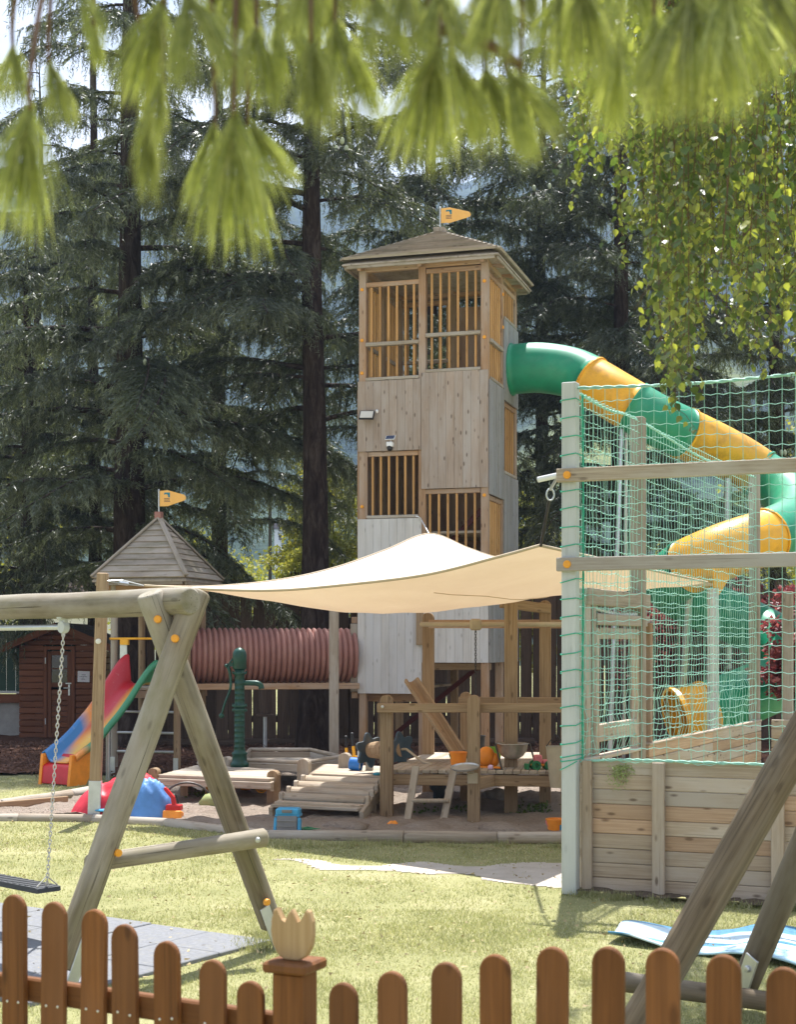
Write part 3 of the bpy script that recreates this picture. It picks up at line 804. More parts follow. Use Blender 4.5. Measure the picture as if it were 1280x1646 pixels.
def pyramid_roof(par, x0, x1, y0, y1, ze, za, rows, mat, thick=.03, hip=.09, lift=.016):
    """plank pyramid roof: every plank is a piece"""
    c = Vector(((x0 + x1) / 2, (y0 + y1) / 2, za)); E = [Vector((x0, y0, ze)), Vector((x1, y0, ze)), Vector((x1, y1, ze)), Vector((x0, y1, ze))]
    core = MB(); dz = Vector((0, 0, .03)); core.v = [e - dz for e in E] + [c - dz] + [e - dz * 1.8 for e in E]
    core.f = [(0, 1, 4), (1, 2, 4), (2, 3, 4), (3, 0, 4), (8, 7, 6, 5), (5, 6, 1, 0), (6, 7, 2, 1), (7, 8, 3, 2), (8, 5, 0, 3)]
    rf = core.build('roof', M_[mat], par)
    for k in range(4):
        a, b = E[k], E[(k + 1) % 4]; e = (b - a).normalized(); up = (c - (a + b) / 2); sl = up.normalized(); n = e.cross(sl)
        if n.z < 0: n = -n
        for r_ in range(rows):
            f0, f1 = r_ / rows, (r_ + 1.18) / rows; f1 = min(f1, 1)
            m0 = (a + b) / 2 + up * f0; L0 = (b - a).length * (1 - f0) / 2 - .004; L1 = (b - a).length * (1 - f1) / 2
            h = (up.length) * (f1 - f0); j = random.uniform(-.002, .002)
            V = [m0 - e * L0 + n * (lift + j), m0 + e * L0 + n * (lift + j), m0 + e * L1 + sl * h + n * (.0 + j), m0 - e * L1 + sl * h + n * (.0 + j)]
            V = V + [v + n * thick * (.9 if i < 2 else .35) for i, v in enumerate(V)]
            Mx = Matrix((n, sl, e)).transposed().to_4x4(); Mx.translation = m0; inv = Mx.inverted()
            mesh_obj('roof_board', [inv @ v for v in V], [(0, 3, 2, 1), (4, 5, 6, 7), (0, 1, 5, 4), (1, 2, 6, 5), (2, 3, 7, 6), (3, 0, 4, 7)], M_[mat], rf, Mx)
    for k in range(4):
        d = (c - E[k]).normalized()
        beam('hip_board', E[k] - d * .02 + Vector((0, 0, .045)), c + Vector((0, 0, .045)), hip, .028, M_[mat], rf, ref=d.cross(Vector((0, 0, 1))))
    for k in range(4):
        a, b = E[k], E[(k + 1) % 4]; d = (b - a).normalized(); n_ = Vector((d.y, -d.x, 0))
        beam('eave_board', a + d * .06 - n_ * .03 - Vector((0, 0, .075)), b - d * .06 - n_ * .03 - Vector((0, 0, .075)), .03, .05, M_[mat], rf)
    return rf, c

def tower():
    s = TW
    SP.append(MT)
    t = thing('play_tower', 'tall weathered timber tower with barred windows and a pyramid roof', 'tower')
    out = {'f': (lambda u, o, z: Vector((u, -o, z))), 'r': (lambda u, o, z: Vector((s + o, u, z))),
           'b': (lambda u, o, z: Vector((s - u, s + o, z))), 'l': (lambda u, o, z: Vector((-o, s - u, z)))}
    dirs = {'f': (1, 0, 0), 'r': (0, 1, 0), 'b': (-1, 0, 0), 'l': (0, -1, 0)}
    # posts
    w = .11
    for x in (w / 2, s / 2 - .01, s - w / 2):
        for y in (w / 2, s / 2 - .01, s - w / 2):
            if x == y == s / 2 - .01: continue
            front = y == w / 2 or x == s - w / 2
            beam('post', (x, y, 0), (x, y, 7.48), w, w, M_['frame' if front else 'post'], t, ref=(1, 0, 0))
    # top plates
    for a, b in (((0, .055, 7.46), (s, .055, 7.46)), ((0, s - .055, 7.46), (s, s - .055, 7.46)), ((.055, .11, 7.46), (.055, s - .11, 7.46)), ((s - .055, .11, 7.46), (s - .055, s - .11, 7.46))):
        beam('top_plate', Vector(a) + Vector((0, 0, .06)), Vector(b) + Vector((0, 0, .06)), .09, .12, M_['frame'], t)
    for x in (.055, s / 2 - .01, s - .055):
        for y0, y1 in ((-.17, .25), (s - .25, s + .17)): beam('rafter_tail', (x, y0, 7.50 + (0 if y0 > 0 else -.01)), (x, y1, 7.60), .06, .10, M_['frame'], t)
    for y in (.35, s / 2, s - .3): beam('rafter_tail', (s + .17, y, 7.50), (s - .25, y, 7.60), .06, .10, M_['frame'], t)
    def boards(face, u0, u1, z0, z1, mat, wd=.128, o=.014):
        n = max(1, round((u1 - u0) / wd)); bw = (u1 - u0) / n
        for i in range(n):
            u = u0 + bw * (i + .5); oo = o + random.uniform(-.0015, .0015)
            beam('board', out[face](u, oo, z0), out[face](u, oo, z1), bw - .0018, .024, M_[mat], t, ref=dirs[face], ch=.0022)
    def lattice(face, u0, u1, z0, zm, z1, n=6, top_h=.07):
        o = -.03
        beam('sill_rail', out[face](u0, o + .02, z0 + .02), out[face](u1, o + .02, z0 + .02), .075, .045, M_['postgrey'], t)
        beam('head_rail', out[face](u0, o, z1 - top_h / 2), out[face](u1, o, z1 - top_h / 2), .05, top_h, M_['frame'], t)
        if zm: beam('mid_rail', out[face](u0, o + .015, zm), out[face](u1, o + .015, zm), .085, .055, M_['postgrey'], t)
        for i in range(n):
            u = u0 + (u1 - u0) * (i + .62) / (n + .24)
            segs = ((z0 + .043, zm - .028), (zm + .028, z1 - top_h)) if zm else ((z0 + .043, z1 - top_h),)
            for a, b in segs: beam('baluster', out[face](u, o, a), out[face](u, o, b), .034, .034, M_['baluster'], t, ref=dirs[face], ch=.008)
    m = .985
    # front, left column
    lattice('f', .11, m - .05, 5.83, 6.37, 7.30); boards('f', -.01, m - .01, 4.77, 5.82, 'tower')
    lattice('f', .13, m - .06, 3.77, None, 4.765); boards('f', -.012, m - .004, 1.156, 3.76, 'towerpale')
    beam('jamb', (.125, -.012, 3.77), (.125, -.012, 4.76), .03, .03, M_['frame'], t)
    # front, right column
    lattice('f', m + .06, s - .11, 5.905, 6.455, 7.44); boards('f', m - .006, s + .006, 4.185, 5.90, 'tower')
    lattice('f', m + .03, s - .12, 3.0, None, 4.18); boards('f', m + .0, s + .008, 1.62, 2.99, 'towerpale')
    # right side, near column and far column
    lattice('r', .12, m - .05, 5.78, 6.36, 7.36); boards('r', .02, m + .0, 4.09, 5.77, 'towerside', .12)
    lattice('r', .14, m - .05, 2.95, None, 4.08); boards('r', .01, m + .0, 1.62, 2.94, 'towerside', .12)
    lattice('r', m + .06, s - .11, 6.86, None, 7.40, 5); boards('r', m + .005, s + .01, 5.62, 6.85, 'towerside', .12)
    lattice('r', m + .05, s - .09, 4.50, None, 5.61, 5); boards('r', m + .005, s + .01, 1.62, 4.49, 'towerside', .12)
    # rear and left
    boards('b', .0, m, 1.62, 7.3, 'frame', .14); boards('b', m, s, 1.62, 5.9, 'frame', .14); lattice('b', m + .06, s - .11, 5.92, 6.45, 7.42)
    boards('l', .0, m, 1.16, 5.8, 'frame', .14); boards('l', m, s, 2.3, 5.7, 'frame', .14); lattice('l', m + .06, s - .11, 5.83, 6.4, 7.4); lattice('l', .11, m - .06, 5.83, 6.4, 7.4)
    # floors inside, stair run with dull red rope
    for z, x0, x1 in ((5.70, .1, s - .1), (3.55, .1, s - .1), (1.25, .1, m)):
        n = 9
        for i in range(n): beam('floor_board', (x0 + .02, .16 + (s - .32) * (i + .5) / n, z), (x1 - .02, .16 + (s - .32) * (i + .5) / n, z), (s - .32) / n - .008, .04, M_['deck'], t)
    beam('stair_beam', (.1, .9, .35), (s - .1, .9, 1.75), .05, .07, M_['rusty'], t)
    beam('stair_beam', (.15, .45, 2.3), (s - .2, .45, 3.9), .05, .08, M_['rusty'], t)
    beam('floor_beam', (0, .2, 1.09), (m, .2, 1.09), .05, .12, M_['frame'], t)
    beam('floor_beam', (m, .2, 1.56), (s, .2, 1.56), .05, .10, M_['post'], t)
    beam('hanging_beam', (m - .02, -.06, 1.88), (m - .02, -.06, 2.95), .10, .055, M_['post'], t, ref=(1, 0, 0))
    for u, z in ((.05, 7.2), (.05, 6.44), (.05, 5.95), (s - .055, 7.2), (s - .055, 6.38), (.05, 3.95), (s - .055, 4.07)): bolt(t, out['f'](u, .006, z), (0, -1, 0), r=.026)
    for u, z in ((m - .01, 7.22), (m - .01, 6.72)): bolt(t, out['r'](u, .006, z), (1, 0, 0), r=.026)
    o = .2
    rf, c = pyramid_roof(t, -o, s + o, -o, s + o, 7.575, 8.22, 13, 'roof', .044, .09, .034)
    cp = MB(); cp.box((0, 0, 0), (.17, .17, .07)); cp.build('roof_cap', M_['roof'], rf, T(c + Vector((0, 0, .055))))
    flag(rf, c + Vector((0, 0, .08)), .33, .46, .235, 10)
    # boxed collar where the crawl tunnel meets the left side
    beam('tunnel_collar', (-.075, .47, 1.18), (-.075, .47, 2.20), .12, .95, M_['postgrey'], t, ref=(1, 0, 0))
    beam('collar_frame', (-.075, .47, 2.205), (-.075, .47, 2.30), .10, .90, M_['frame'], t, ref=(1, 0, 0)); beam('collar_frame', (-.075, .47, 1.08), (-.075, .47, 1.175), .10, .90, M_['frame'], t, ref=(1, 0, 0))
    SP.pop()
    # lamp and camera on the front
    SP.append(MT)
    fl = thing('floodlight', 'small black framed LED floodlight tilted on the tower boards', 'floodlight', T(.15, -.03, 5.30))
    Mf = T(.16, -.11, 5.30) @ RX(-32) @ RZ(4)
    b = MB(); b.box((0, 0, 0), (.225, .03, .155)); hs = b.build('housing', M_['black'], fl, Mf)
    b = MB(); b.box((0, -.0165, 0), (.195, .006, .125)); b.build('lamp_glass', M_['lens'], fl, Mf)
    b = MB(); b.tube([(.10, -.02, 5.30), (.10, -.08, 5.3)], .01); b.tube([(.22, -.02, 5.30), (.22, -.08, 5.3)], .01); b.build('bracket', M_['black'], fl)
    b = MB(); b.ball((.30, -.045, 5.36), (.02, .03, .03)); b.build('sensor', M_['white'], fl)
    sc = thing('security_camera', 'white security camera with a small solar panel above the barred window', 'security camera', T(.51, -.03, 4.86))
    b = MB(); b.box((.51, -.07, 4.855), (.10, .09, .075), ch=.012); b.build('body', M_['white'], sc)
    b = MB(); b.ball((.51, -.085, 4.80), (.046, .046, .042)); b.build('dome', M_['black'], sc)
    Ms = T(.52, -.09, 4.955) @ RX(42)
    b = MB(); b.box((0, 0, 0), (.145, .10, .008), Ms); b.build('solar_frame', M_['white'], sc)
    b = MB(); b.box((0, 0, .0055), (.128, .084, .004), Ms); b.build('solar_cell', M_['solar'], sc)
    b = MB(); b.tube([(.51, -.03, 4.9), (.515, -.07, 4.94)], .008); b.build('bracket', M_['white'], sc)
    SP.pop()
tower()

# ------------------------------------------------------------------ tube slide
def tube_slide():
    p0 = MT @ Vector((TW + .03, 1.50, 0)); p0.z = 6.17; ax = (MT.to_3x3() @ Vector((1, 0, 0)))
    t = thing('tube_slide', 'green and yellow spiral tube slide leaving the side of the tower', 'slide', T(p0.x + 2, p0.y, 0))
    ctl = [p0, p0 + ax * .45 + Vector((0, 0, 0)), P(922, 600, 23.0), P(958, 618, 22.8), P(1000, 643, 22.6), P(1058, 676, 22.5), P(1122, 706, 22.7), P(1180, 735, 23.2), P(1226, 764, 23.4), P(1272, 798, 22.8), P(1280, 835, 21.7),
           P(1245, 858, 20.7), P(1165, 886, 20.2), P(1100, 915, 20.5), P(1080, 940, 21.4), P(1120, 968, 22.3), P(1195, 1000, 22.4), P(1262, 1040, 21.6), P(1278, 1080, 20.6), P(1215, 1112, 19.9), P(1140, 1141, 19.6), P(1090, 1155, 19.5)]
    pts = bez(ctl, 8); r = .385; n = 28
    L = [0]
    for a, b in zip(pts, pts[1:]): L.append(L[-1] + (b - a).length)
    def at(px):   # arc position where the path passes control point index
        return L[min(px * 8, len(L) - 1)]
    cuts = [0, at(3) - .10, at(4) + .22, at(6) - .25, at(8) - .05, at(11) + .22, at(13) - .1, at(15), at(17) + .3, at(20) + .05, L[-1]]
    cols = ['green', 'yellow', 'green', 'yellow', 'green', 'yellow', 'green', 'green', 'green', 'yellow']
    def sample(s):
        for i in range(len(L) - 1):
            if L[i + 1] >= s:
                f = (s - L[i]) / max(1e-6, L[i + 1] - L[i]); return pts[i].lerp(pts[i + 1], f)
        return pts[-1]
    for k, (a, b, c) in enumerate(zip(cuts, cuts[1:], cols)):
        m = max(6, int((b - a) / .09)); line = [sample(a + (b - a) * i / m) for i in range(m + 1)]
        V, F = tubev(line, r, n, False); V2, F2 = tubev(line, r - .012, n, False); nb = len(V)
        F = F + [tuple(i + nb for i in f[::-1]) for f in F2] + [(k2, (k2 + 1) % n, nb + (k2 + 1) % n, nb + k2) for k2 in range(n)]
        e = m * n; F += [(e + (k2 + 1) % n, e + k2, nb + e + k2, nb + e + (k2 + 1) % n) for k2 in range(n)]
        sec = mesh_obj('slide_section', V + V2, F, M_[c], t, smooth=True)
        d = (line[1] - line[0]).normalized()
        rim = MB(); Mx, _ = axis(line[0] - d * .014, line[0] + d * .014); rim.lathe([(r - .004, -.014), (r + .022, -.014), (r + .022, .014), (r - .004, .014)], n, Mx)
        rim.build('joint_flange', M_[c if k else 'green'], sec)
    e = MB(); d = (pts[-1] - pts[-2]).normalized(); Mx, _ = axis(pts[-1] - d * .03, pts[-1] + d * .03); e.lathe([(r - .01, -.03), (r + .035, -.03), (r + .035, .03), (r - .01, .03)], n, Mx); e.build('exit_rim', M_['yellow'], t)
    def pole(top, bot, rr=.035, nm='support_pole'): b = MB(); b.cyl(bot, top, rr, n=12); return b.build(nm, M_['steel'], t)
    pole(P(1000, 690, 22.5), Vector((P(980, 1100, 21.9).x, 21.9, 0))); pole(P(1008, 680, 22.6), Vector((P(1003, 1100, 23.2).x, 23.2, 0)), .03)
    pole(P(1171, 760, 23.1), Vector((P(1171, 760, 23.1).x, 23.1, 0)), .06); pole(P(1292, 850, 22.2), Vector((P(1292, 850, 22.2).x, 22.2, 0)), .06); pole(P(1110, 945, 20.8), Vector((P(1110, 940, 20.8).x, 21.8, 0)), .05)
tube_slide()

# ------------------------------------------------------------------ zinc post with arrow-shaped board (holds a sail corner)
def arrow_post():
    b = P(1147, 935, 18.5)
    t = thing('sail_post', 'ribbed zinc post with a yellow arrow board at its top inside the court', 'post', T(b.x, b.y, 0))
    m = MB(); pr = [(0.068 + (.004 if k % 2 else -.004)) for k in range(24)]
    V = [(pr[k] * math.cos(2 * PI * k / 24), pr[k] * math.sin(2 * PI * k / 24), z) for z in (0, b.z - .08) for k in range(24)]
    F = [(k, (k + 1) % 24, 24 + (k + 1) % 24, 24 + k) for k in range(24)] + [tuple(range(24, 48))]
    m.add(V, F, T(b.x, b.y, 0)); p = m.build('pole', M_['steel'], t)
    o = [(-.05, -.13), (.02, -.13), (.02, -.22), (.155, 0), (.02, .22), (.02, .14), (-.05, .14)]
    V, F = platev(o, .03); mesh_obj('arrow_board', V, F, M_['yellow'], t, T(b.x + .035, b.y - .085, b.z + .05))
arrow_post()

# ------------------------------------------------------------------ shade sail
SAIL_A, SAIL_B, SAIL_C, SAIL_D = P(232, 942, 16.3), P(690, 858, 18.6), P(870, 877, 12.8), P(1138, 936, 18.45)
def sail():
    row0 = [SAIL_A, P(340, 948, 15.6), P(440, 949.5, 14.98), P(540, 942, 14.4), P(682, 925, 13.7), P(801, 896, 13.1), SAIL_C]
    row1 = [SAIL_A, P(340, 946.5, 16.2), P(460, 966, 16.15), P(600, 983, 16.1), P(700, 980, 16.0), P(800, 967, 16.1), P(900, 955, 16.5), P(1000, 951, 17.3), SAIL_D]
    row2 = [SAIL_A, P(340, 942.5, 16.6), P(450, 932, 17.1), P(540, 912, 17.6), P(620, 884, 18.1), SAIL_B, P(750, 880, 18.6), P(801, 897, 18.6), P(900, 918, 18.55), P(1000, 930, 18.5), SAIL_D]
    nu, nv = 72, 28
    def rs(row):
        p = bez(row, 12); L = [0]
        for a, b in zip(p, p[1:]): L.append(L[-1] + (b - a).length)
        o = []
        j = 0
        for i in range(nu + 1):
            s = L[-1] * i / nu
            while j < len(L) - 2 and L[j + 1] < s: j += 1
            f = (s - L[j]) / max(1e-6, L[j + 1] - L[j]); o.append(p[j].lerp(p[j + 1], min(1, max(0, f))))
        return o
    r0, r1, r2 = rs(row0), rs(row1), rs(row2); V = []; F = []
    for j in range(nv + 1):
        v = j / nv
        for i in range(nu + 1):
            p = r0[i] * ((1 - v) * (1 - 2 * v)) + r1[i] * (4 * v * (1 - v)) + r2[i] * (v * (2 * v - 1))
            w = math.sin(PI * v) * min(1, 4 * i / nu) * min(1, 4 * (1 - i / nu))
            p.z += w * (.035 * mnoise.noise(Vector((p.x * 1.6, p.y * .8, 1))) + .015 * mnoise.noise(Vector((p.x * 4, p.y * 2, 7)))); V.append(p)
    for j in range(nv):
        for i in range(nu):
            a = j * (nu + 1) + i; F.append((a, a + 1, a + nu + 2, a + nu + 1))
    t = thing('shade_sail', 'cream cloth shade sail stretched from the tower over the sand play area', 'shade sail', T(.2, 17, 0))
    c = mesh_obj('cloth', V, F, M_['sail'], t, smooth=True)
    h = MB(); h.tube([p + Vector((0, 0, .004)) for p in r0], .014, 6); h.tube(r2, .012, 6)
    h.tube([V[j * (nu + 1) + nu] for j in range(nv // 2 + 1)], .014, 6); h.build('hem', M_['hem'], t, smooth=True)
    s = MB(); mid = nu * .62; s.tube([V[j * (nu + 1) + int(mid)] - Vector((0, 0, .006)) for j in range(3, 14)], .004, 4); s.build('seam', M_['hem'], t)
    anchor = CC + ZZ * 3.13 + Vector((-.03, .02, 0)) + fx * -.10
    k = MB(); k.tube([SAIL_C, SAIL_C.lerp(anchor, .72)], .014, 6); k.build('strap', M_['black'], t)
    k = MB(); ring = SAIL_C.lerp(anchor, .77)
    k.tube([ring + Vector((.03 * math.cos(a), 0, .045 * math.sin(a))) for a in [2 * PI * i / 12 for i in range(13)]], .007, 6, False)
    k.tube([ring + Vector((0, 0, .04)), anchor + Vector((.03, 0, .0))], .012, 6); k.build('snap_hook', M_['steel'], t)
    k = MB(); k.tube([anchor + Vector((-.11, .08, -.01)), anchor + Vector((.06, 0, .02))], .022, 8); k.build('anchor_rod', M_['white'], t)
    pa = P(172, 934, 16.0); k = MB()
    k.tube([pa, pa.lerp(SAIL_A, .5) - Vector((0, 0, .01)), SAIL_A], .008, 5); k.tube([pa, pa.lerp(SAIL_A, .4) + Vector((0, 0, .03)), SAIL_A], .008, 5)
    k.tube([pa.lerp(SAIL_A, .3), pa.lerp(SAIL_A, .55)], .022, 8); k.build('turnbuckle', M_['steel'], t)
    k = MB(); b1 = MT @ Vector((.985, -.02, 3.72)); k.tube([SAIL_B, b1], .009, 6); k.tube([b1, b1 + Vector((-.05, -.08, .05)), b1 + Vector((-.08, -.02, .06))], .012, 6); k.build('wall_hook', M_['white'], t)
    # timber post that carries the left corner
    b = G(151, 1318); tp = P(165, 921, 16.05)
    t2 = thing('sail_post', 'leaning square larch post with a metal shoe holding the left sail corner', 'post', T(b))
    lean = (tp - b).normalized()
    o = beam('shaft', b + lean * .10, tp, .122, .122, M_['post'], t2, ref=(1, .1, 0), ch=.012)
    m = MB(); m.bar(b - lean * .02, b + lean * .42, .132, .132, ref=Vector((1, .1, 0))); m.build('metal_shoe', M_['steel'], t2)
    bolt(o, b.lerp(tp, .722) + Vector((-.01, -.068, 0)), (0, -1, 0), 'whitecap', .03)
sail()
t_ = thing('wooden_post', 'plain grey square post standing between the tunnel and the ramp deck', 'post', T(G(537, 1247)))
beam('shaft', G(537, 1250), Vector((G(537, 1247).x, G(537, 1247).y, 2.42)), .135, .12, M_['postgrey'], t_, ref=(1, 0, 0))

# ------------------------------------------------------------------ small slide tower and crawl tunnel
MS = T(-2.99, 21.0, 0) @ RZ(-14.4) @ T(-1.44, 0, 0)
def slide_tower():
    SP.append(MS); s = 1.44
    t = thing('slide_tower', 'small open play tower with a steep grey plank roof and an orange flag', 'play tower', T(s / 2, s / 2, 0))
    for x, y, m in ((.235, .24, 'postgrey'), (1.21, .24, 'post'), (.235, 1.2, 'post'), (1.21, 1.2, 'post')):
        p = MB(); p.cyl((x, y, .12), (x, y, 2.86), .052, n=14); o = p.build('post', M_[m], t)
        b = MB(); b.box((x, y - .054, .1), (.075, .012, .34)); b.build('post_shoe', M_['steel'], o)
    rf, c = pyramid_roof(t, 0, s, 0, s, 2.83, 3.72, 10, 'roof', .022, .075, .004)
    b = MB(); b.box((0, 0, .0), (.10, .10, .10)); b.build('roof_cap', M_['red_tunnel'], rf, T(c + Vector((0, 0, .06))))
    flag(rf, c + Vector((0, 0, .10)), .33, .40, .235, 4)
    for z in (2.70,):
        for a, b_ in (((.15, .24, z), (1.3, .24, z)), ((.15, 1.2, z), (1.3, 1.2, z)), ((.24, .24, z), (.24, 1.2, z)), ((1.2, .24, z), (1.2, 1.2, z))): beam('head_beam', a, b_, .06, .10, M_['frame'], t)
    for i in range(8): beam('floor_board', (.2, .28 + .12 * i, 1.25), (1.25, .28 + .12 * i, 1.25), .112, .04, M_['deck'], t)
    beam('floor_beam', (.18, .22, 1.17), (1.27, .22, 1.17), .05, .10, M_['frame'], t); beam('floor_beam', (.18, 1.22, 1.17), (1.27, 1.22, 1.17), .05, .10, M_['frame'], t)
    for z in (.35, .62, .92):
        b = MB(); b.cyl((.235, .24, z), (1.21, .24, z), .02, n=10); b.build('rung', M_['steel'], t)
    b = MB(); b.cyl((.2, .17, 1.97), (1.22, .17, 1.97), .017, n=10); bar = b.build('grip_bar', M_['yellow'], t)
    for x in (.43, 1.05): b = MB(); b.box((x, .17, 1.92), (.13, .05, .08)); b.build('bar_clamp', M_['yellow'], bar)
    for x, m in ((.40, 'steel'), (1.08, 'red_tunnel')):
        V, F = platev(round_top(.11, .72, 8, .04), .02); mesh_obj('side_board', V, F, M_[m], t, T(x, .20, 1.2))
    SP.pop()
slide_tower()

def rainbow_slide():
    t = thing('slide', 'wavy blue, red, yellow and green plastic childrens slide below the small roof', 'slide', T(-4.3, 20.6, 0))
    a = Vector((-3.66, 21.3, 1.30)); e = Vector((-4.50, 20.10, .30))
    prof = [(0, 1.31), (.10, 1.30), (.22, 1.20), (.36, 1.02), (.5, .82), (.62, .67), (.72, .545), (.82, .44), (.9, .37), (1.0, .31), (1.06, .29)]
    hd = Vector((e.x - a.x, e.y - a.y, 0)); sd = Vector((-hd.y, hd.x, 0)).normalized()   # to the slide's left as seen going down
    ln = bez([Vector((a.x + hd.x * f, a.y + hd.y * f, z)) for f, z in prof], 5); n = len(ln)
    if sd.x > 0: sd = -sd
    # sd points left/back; cross-section from left rim to right rim
    hw = .275
    def cs(f):
        hgt = .17 + .26 * max(0, 1 - f * 3.2) ** 1.3 + (.0 if f < .85 else -.06 * (f - .85) / .2)
        return [(hw + .05, hgt - .06, 0), (hw + .045, hgt, 0), (hw + .01, hgt + .012, 0), (hw - .02, hgt - .02, 0), (hw - .05, .05, 0), (hw - .11, .005, 1), (0, 0, 2), (-hw + .11, .005, 3), (-hw + .05, .05, 4), (-hw + .02, hgt * .78 - .02, 4), (-hw - .01, hgt * .78 + .012, 4), (-hw - .045, hgt * .78, 4), (-hw - .05, hgt * .78 - .06, 4)]
    V = []; Cc = []; F = []
    def mixc(c1, c2, f): f = max(0, min(1, f)); return tuple(x * (1 - f) + y * f for x, y in zip(c1, c2))
    RED, ORG, BLU, YEL, GRN = (.50, .02, .03), (.80, .30, .05), (.03, .18, .45), (.80, .46, .05), (.045, .24, .11)
    m = 13
    for i, p in enumerate(ln):
        f = i / (n - 1)
        for j, (o, h, k) in enumerate(cs(f)):
            V.append(p + sd * o + Vector((0, 0, h)))
            if k == 0: c = mixc(mixc(RED, ORG, (f - .30) / .13), BLU, (f - .42) / .10)
            elif k == 1: c = mixc(mixc(RED, ORG, (f - .40) / .2), BLU, (f - .62) / .2)
            elif k == 2: c = mixc(mixc(RED, YEL, (f - .35) / .2), (.85, .40, .08), (f - .8) / .1)
            elif k == 3: c = mixc(YEL, (.80, .38, .08), (f - .6) / .3)
            else: c = mixc(GRN, ORG, (f - .78) / .1)
            Cc.append(c)
    for i in range(n - 1):
        for j in range(m - 1): q = i * m + j; F.append((q, q + 1, q + m + 1, q + m))
    k = NT('rainbow_gelcoat'); at = k.n("Attribute", attribute_name="paint"); k.coord((1, 1, 1), False)
    col = k.mix(k.ramp(k.noise(k.base, 7, 6, .7), (.60, 0), (.75, .5)), at.outputs['Color'], (.55, .45, .36))
    mat = k.done(col, .32, 0, .5)
    o = mesh_obj('slide_bed', V, F, mat, t, smooth=True)
    ca = o.data.color_attributes.new('paint', 'FLOAT_COLOR', 'POINT'); ca.data.foreach_set('color', np.array([(*c, 1) for c in Cc], np.float32).reshape(-1))
    so_ = o.modifiers.new('thick', 'SOLIDIFY'); so_.thickness = .018; so_.offset = -1
    # moulded foot of the slide
    hn = hd.normalized(); p = ln[-1]; b = MB()
    V = []; F = []
    for i, (f, z) in enumerate(((-.26, .42), (-.12, .33), (0, .29), (.03, .26), (.05, .02))):
        for o_ in (-hw - .02, -hw + .06, 0, hw - .06, hw + .02): V.append(p + hn * (f + .03) + sd * o_ + Vector((0, 0, z - p.z + (.0 if abs(o_) < .2 else .0))) - Vector((0, 0, .02 if i < 4 else 0)))
    for i in range(4):
        for j in range(4): q = i * 5 + j; F.append((q, q + 1, q + 6, q + 5))
    b.add(V, F)
    b.build('slide_foot', M_['toyred'], t, smooth=True)
    for s_, m_ in ((1, 'toyorange'), (-1, 'toyorange')):
        o_ = s_ * (hw + .03); b = MB(); Z = Vector((0, 0, 1)); q = p + sd * o_
        b.v = [q - hn * .30 + Z * .20, q - hn * .20 + Z * .14, q + hn * .05 + Z * .12, q + hn * .10 - Z * .31, q - hn * .18 - Z * .31, q - hn * .32 - Z * .1]
        b.v = b.v + [v - sd * s_ * .05 for v in b.v]; b.f = [(0, 1, 2, 3, 4, 5), (11, 10, 9, 8, 7, 6)] + [((i + 1) % 6, i, 6 + i, 6 + (i + 1) % 6) for i in range(6)]
        b.build('foot_side', M_[m_], t)
    b = MB(); b.cyl(Vector((a.x + hd.x * .45, a.y + hd.y * .45, 0)), Vector((a.x + hd.x * .45, a.y + hd.y * .45, .87)), .03); b.build('support', M_['steel'], t)
rainbow_slide()

def tunnel():
    a = Vector((-3.10, 22.05, 1.725)); b = Vector((-.66, 22.62, 1.725)); M, L = axis(a, b)
    t = thing('crawl_tunnel', 'dull red corrugated crawl tunnel between the small tower and tall tower', 'tunnel', T((a + b) / 2 - Vector((0, 0, 1.7))))
    prof = []; pitch = .083; n = int(L / pitch)
    for i in range(n):
        for f, r in ((0, .352), (.10, .372), (.24, .402), (.5, .416), (.76, .402), (.90, .372)): prof.append((r, -L / 2 + (i + f) * L / n))
    V, F = lathev(prof, 40); mesh_obj('corrugated_pipe', V, F, M_['red_tunnel'], t, M, smooth=True)
    u = (b - a).normalized(); w = Vector((-u.y, u.x, 0))
    for o in (-.36, .36): beam('sill_beam', a + w * o - Vector((0, 0, .455)), b + w * o - Vector((0, 0, .455)), .06, .09, M_['frame'], t)
    for e in (a - u * .03, ):
        beam('end_board', e - w * .42 - Vector((0, 0, 0)), e + w * .42, .05, 1.0, M_['post'], t)
tunnel()

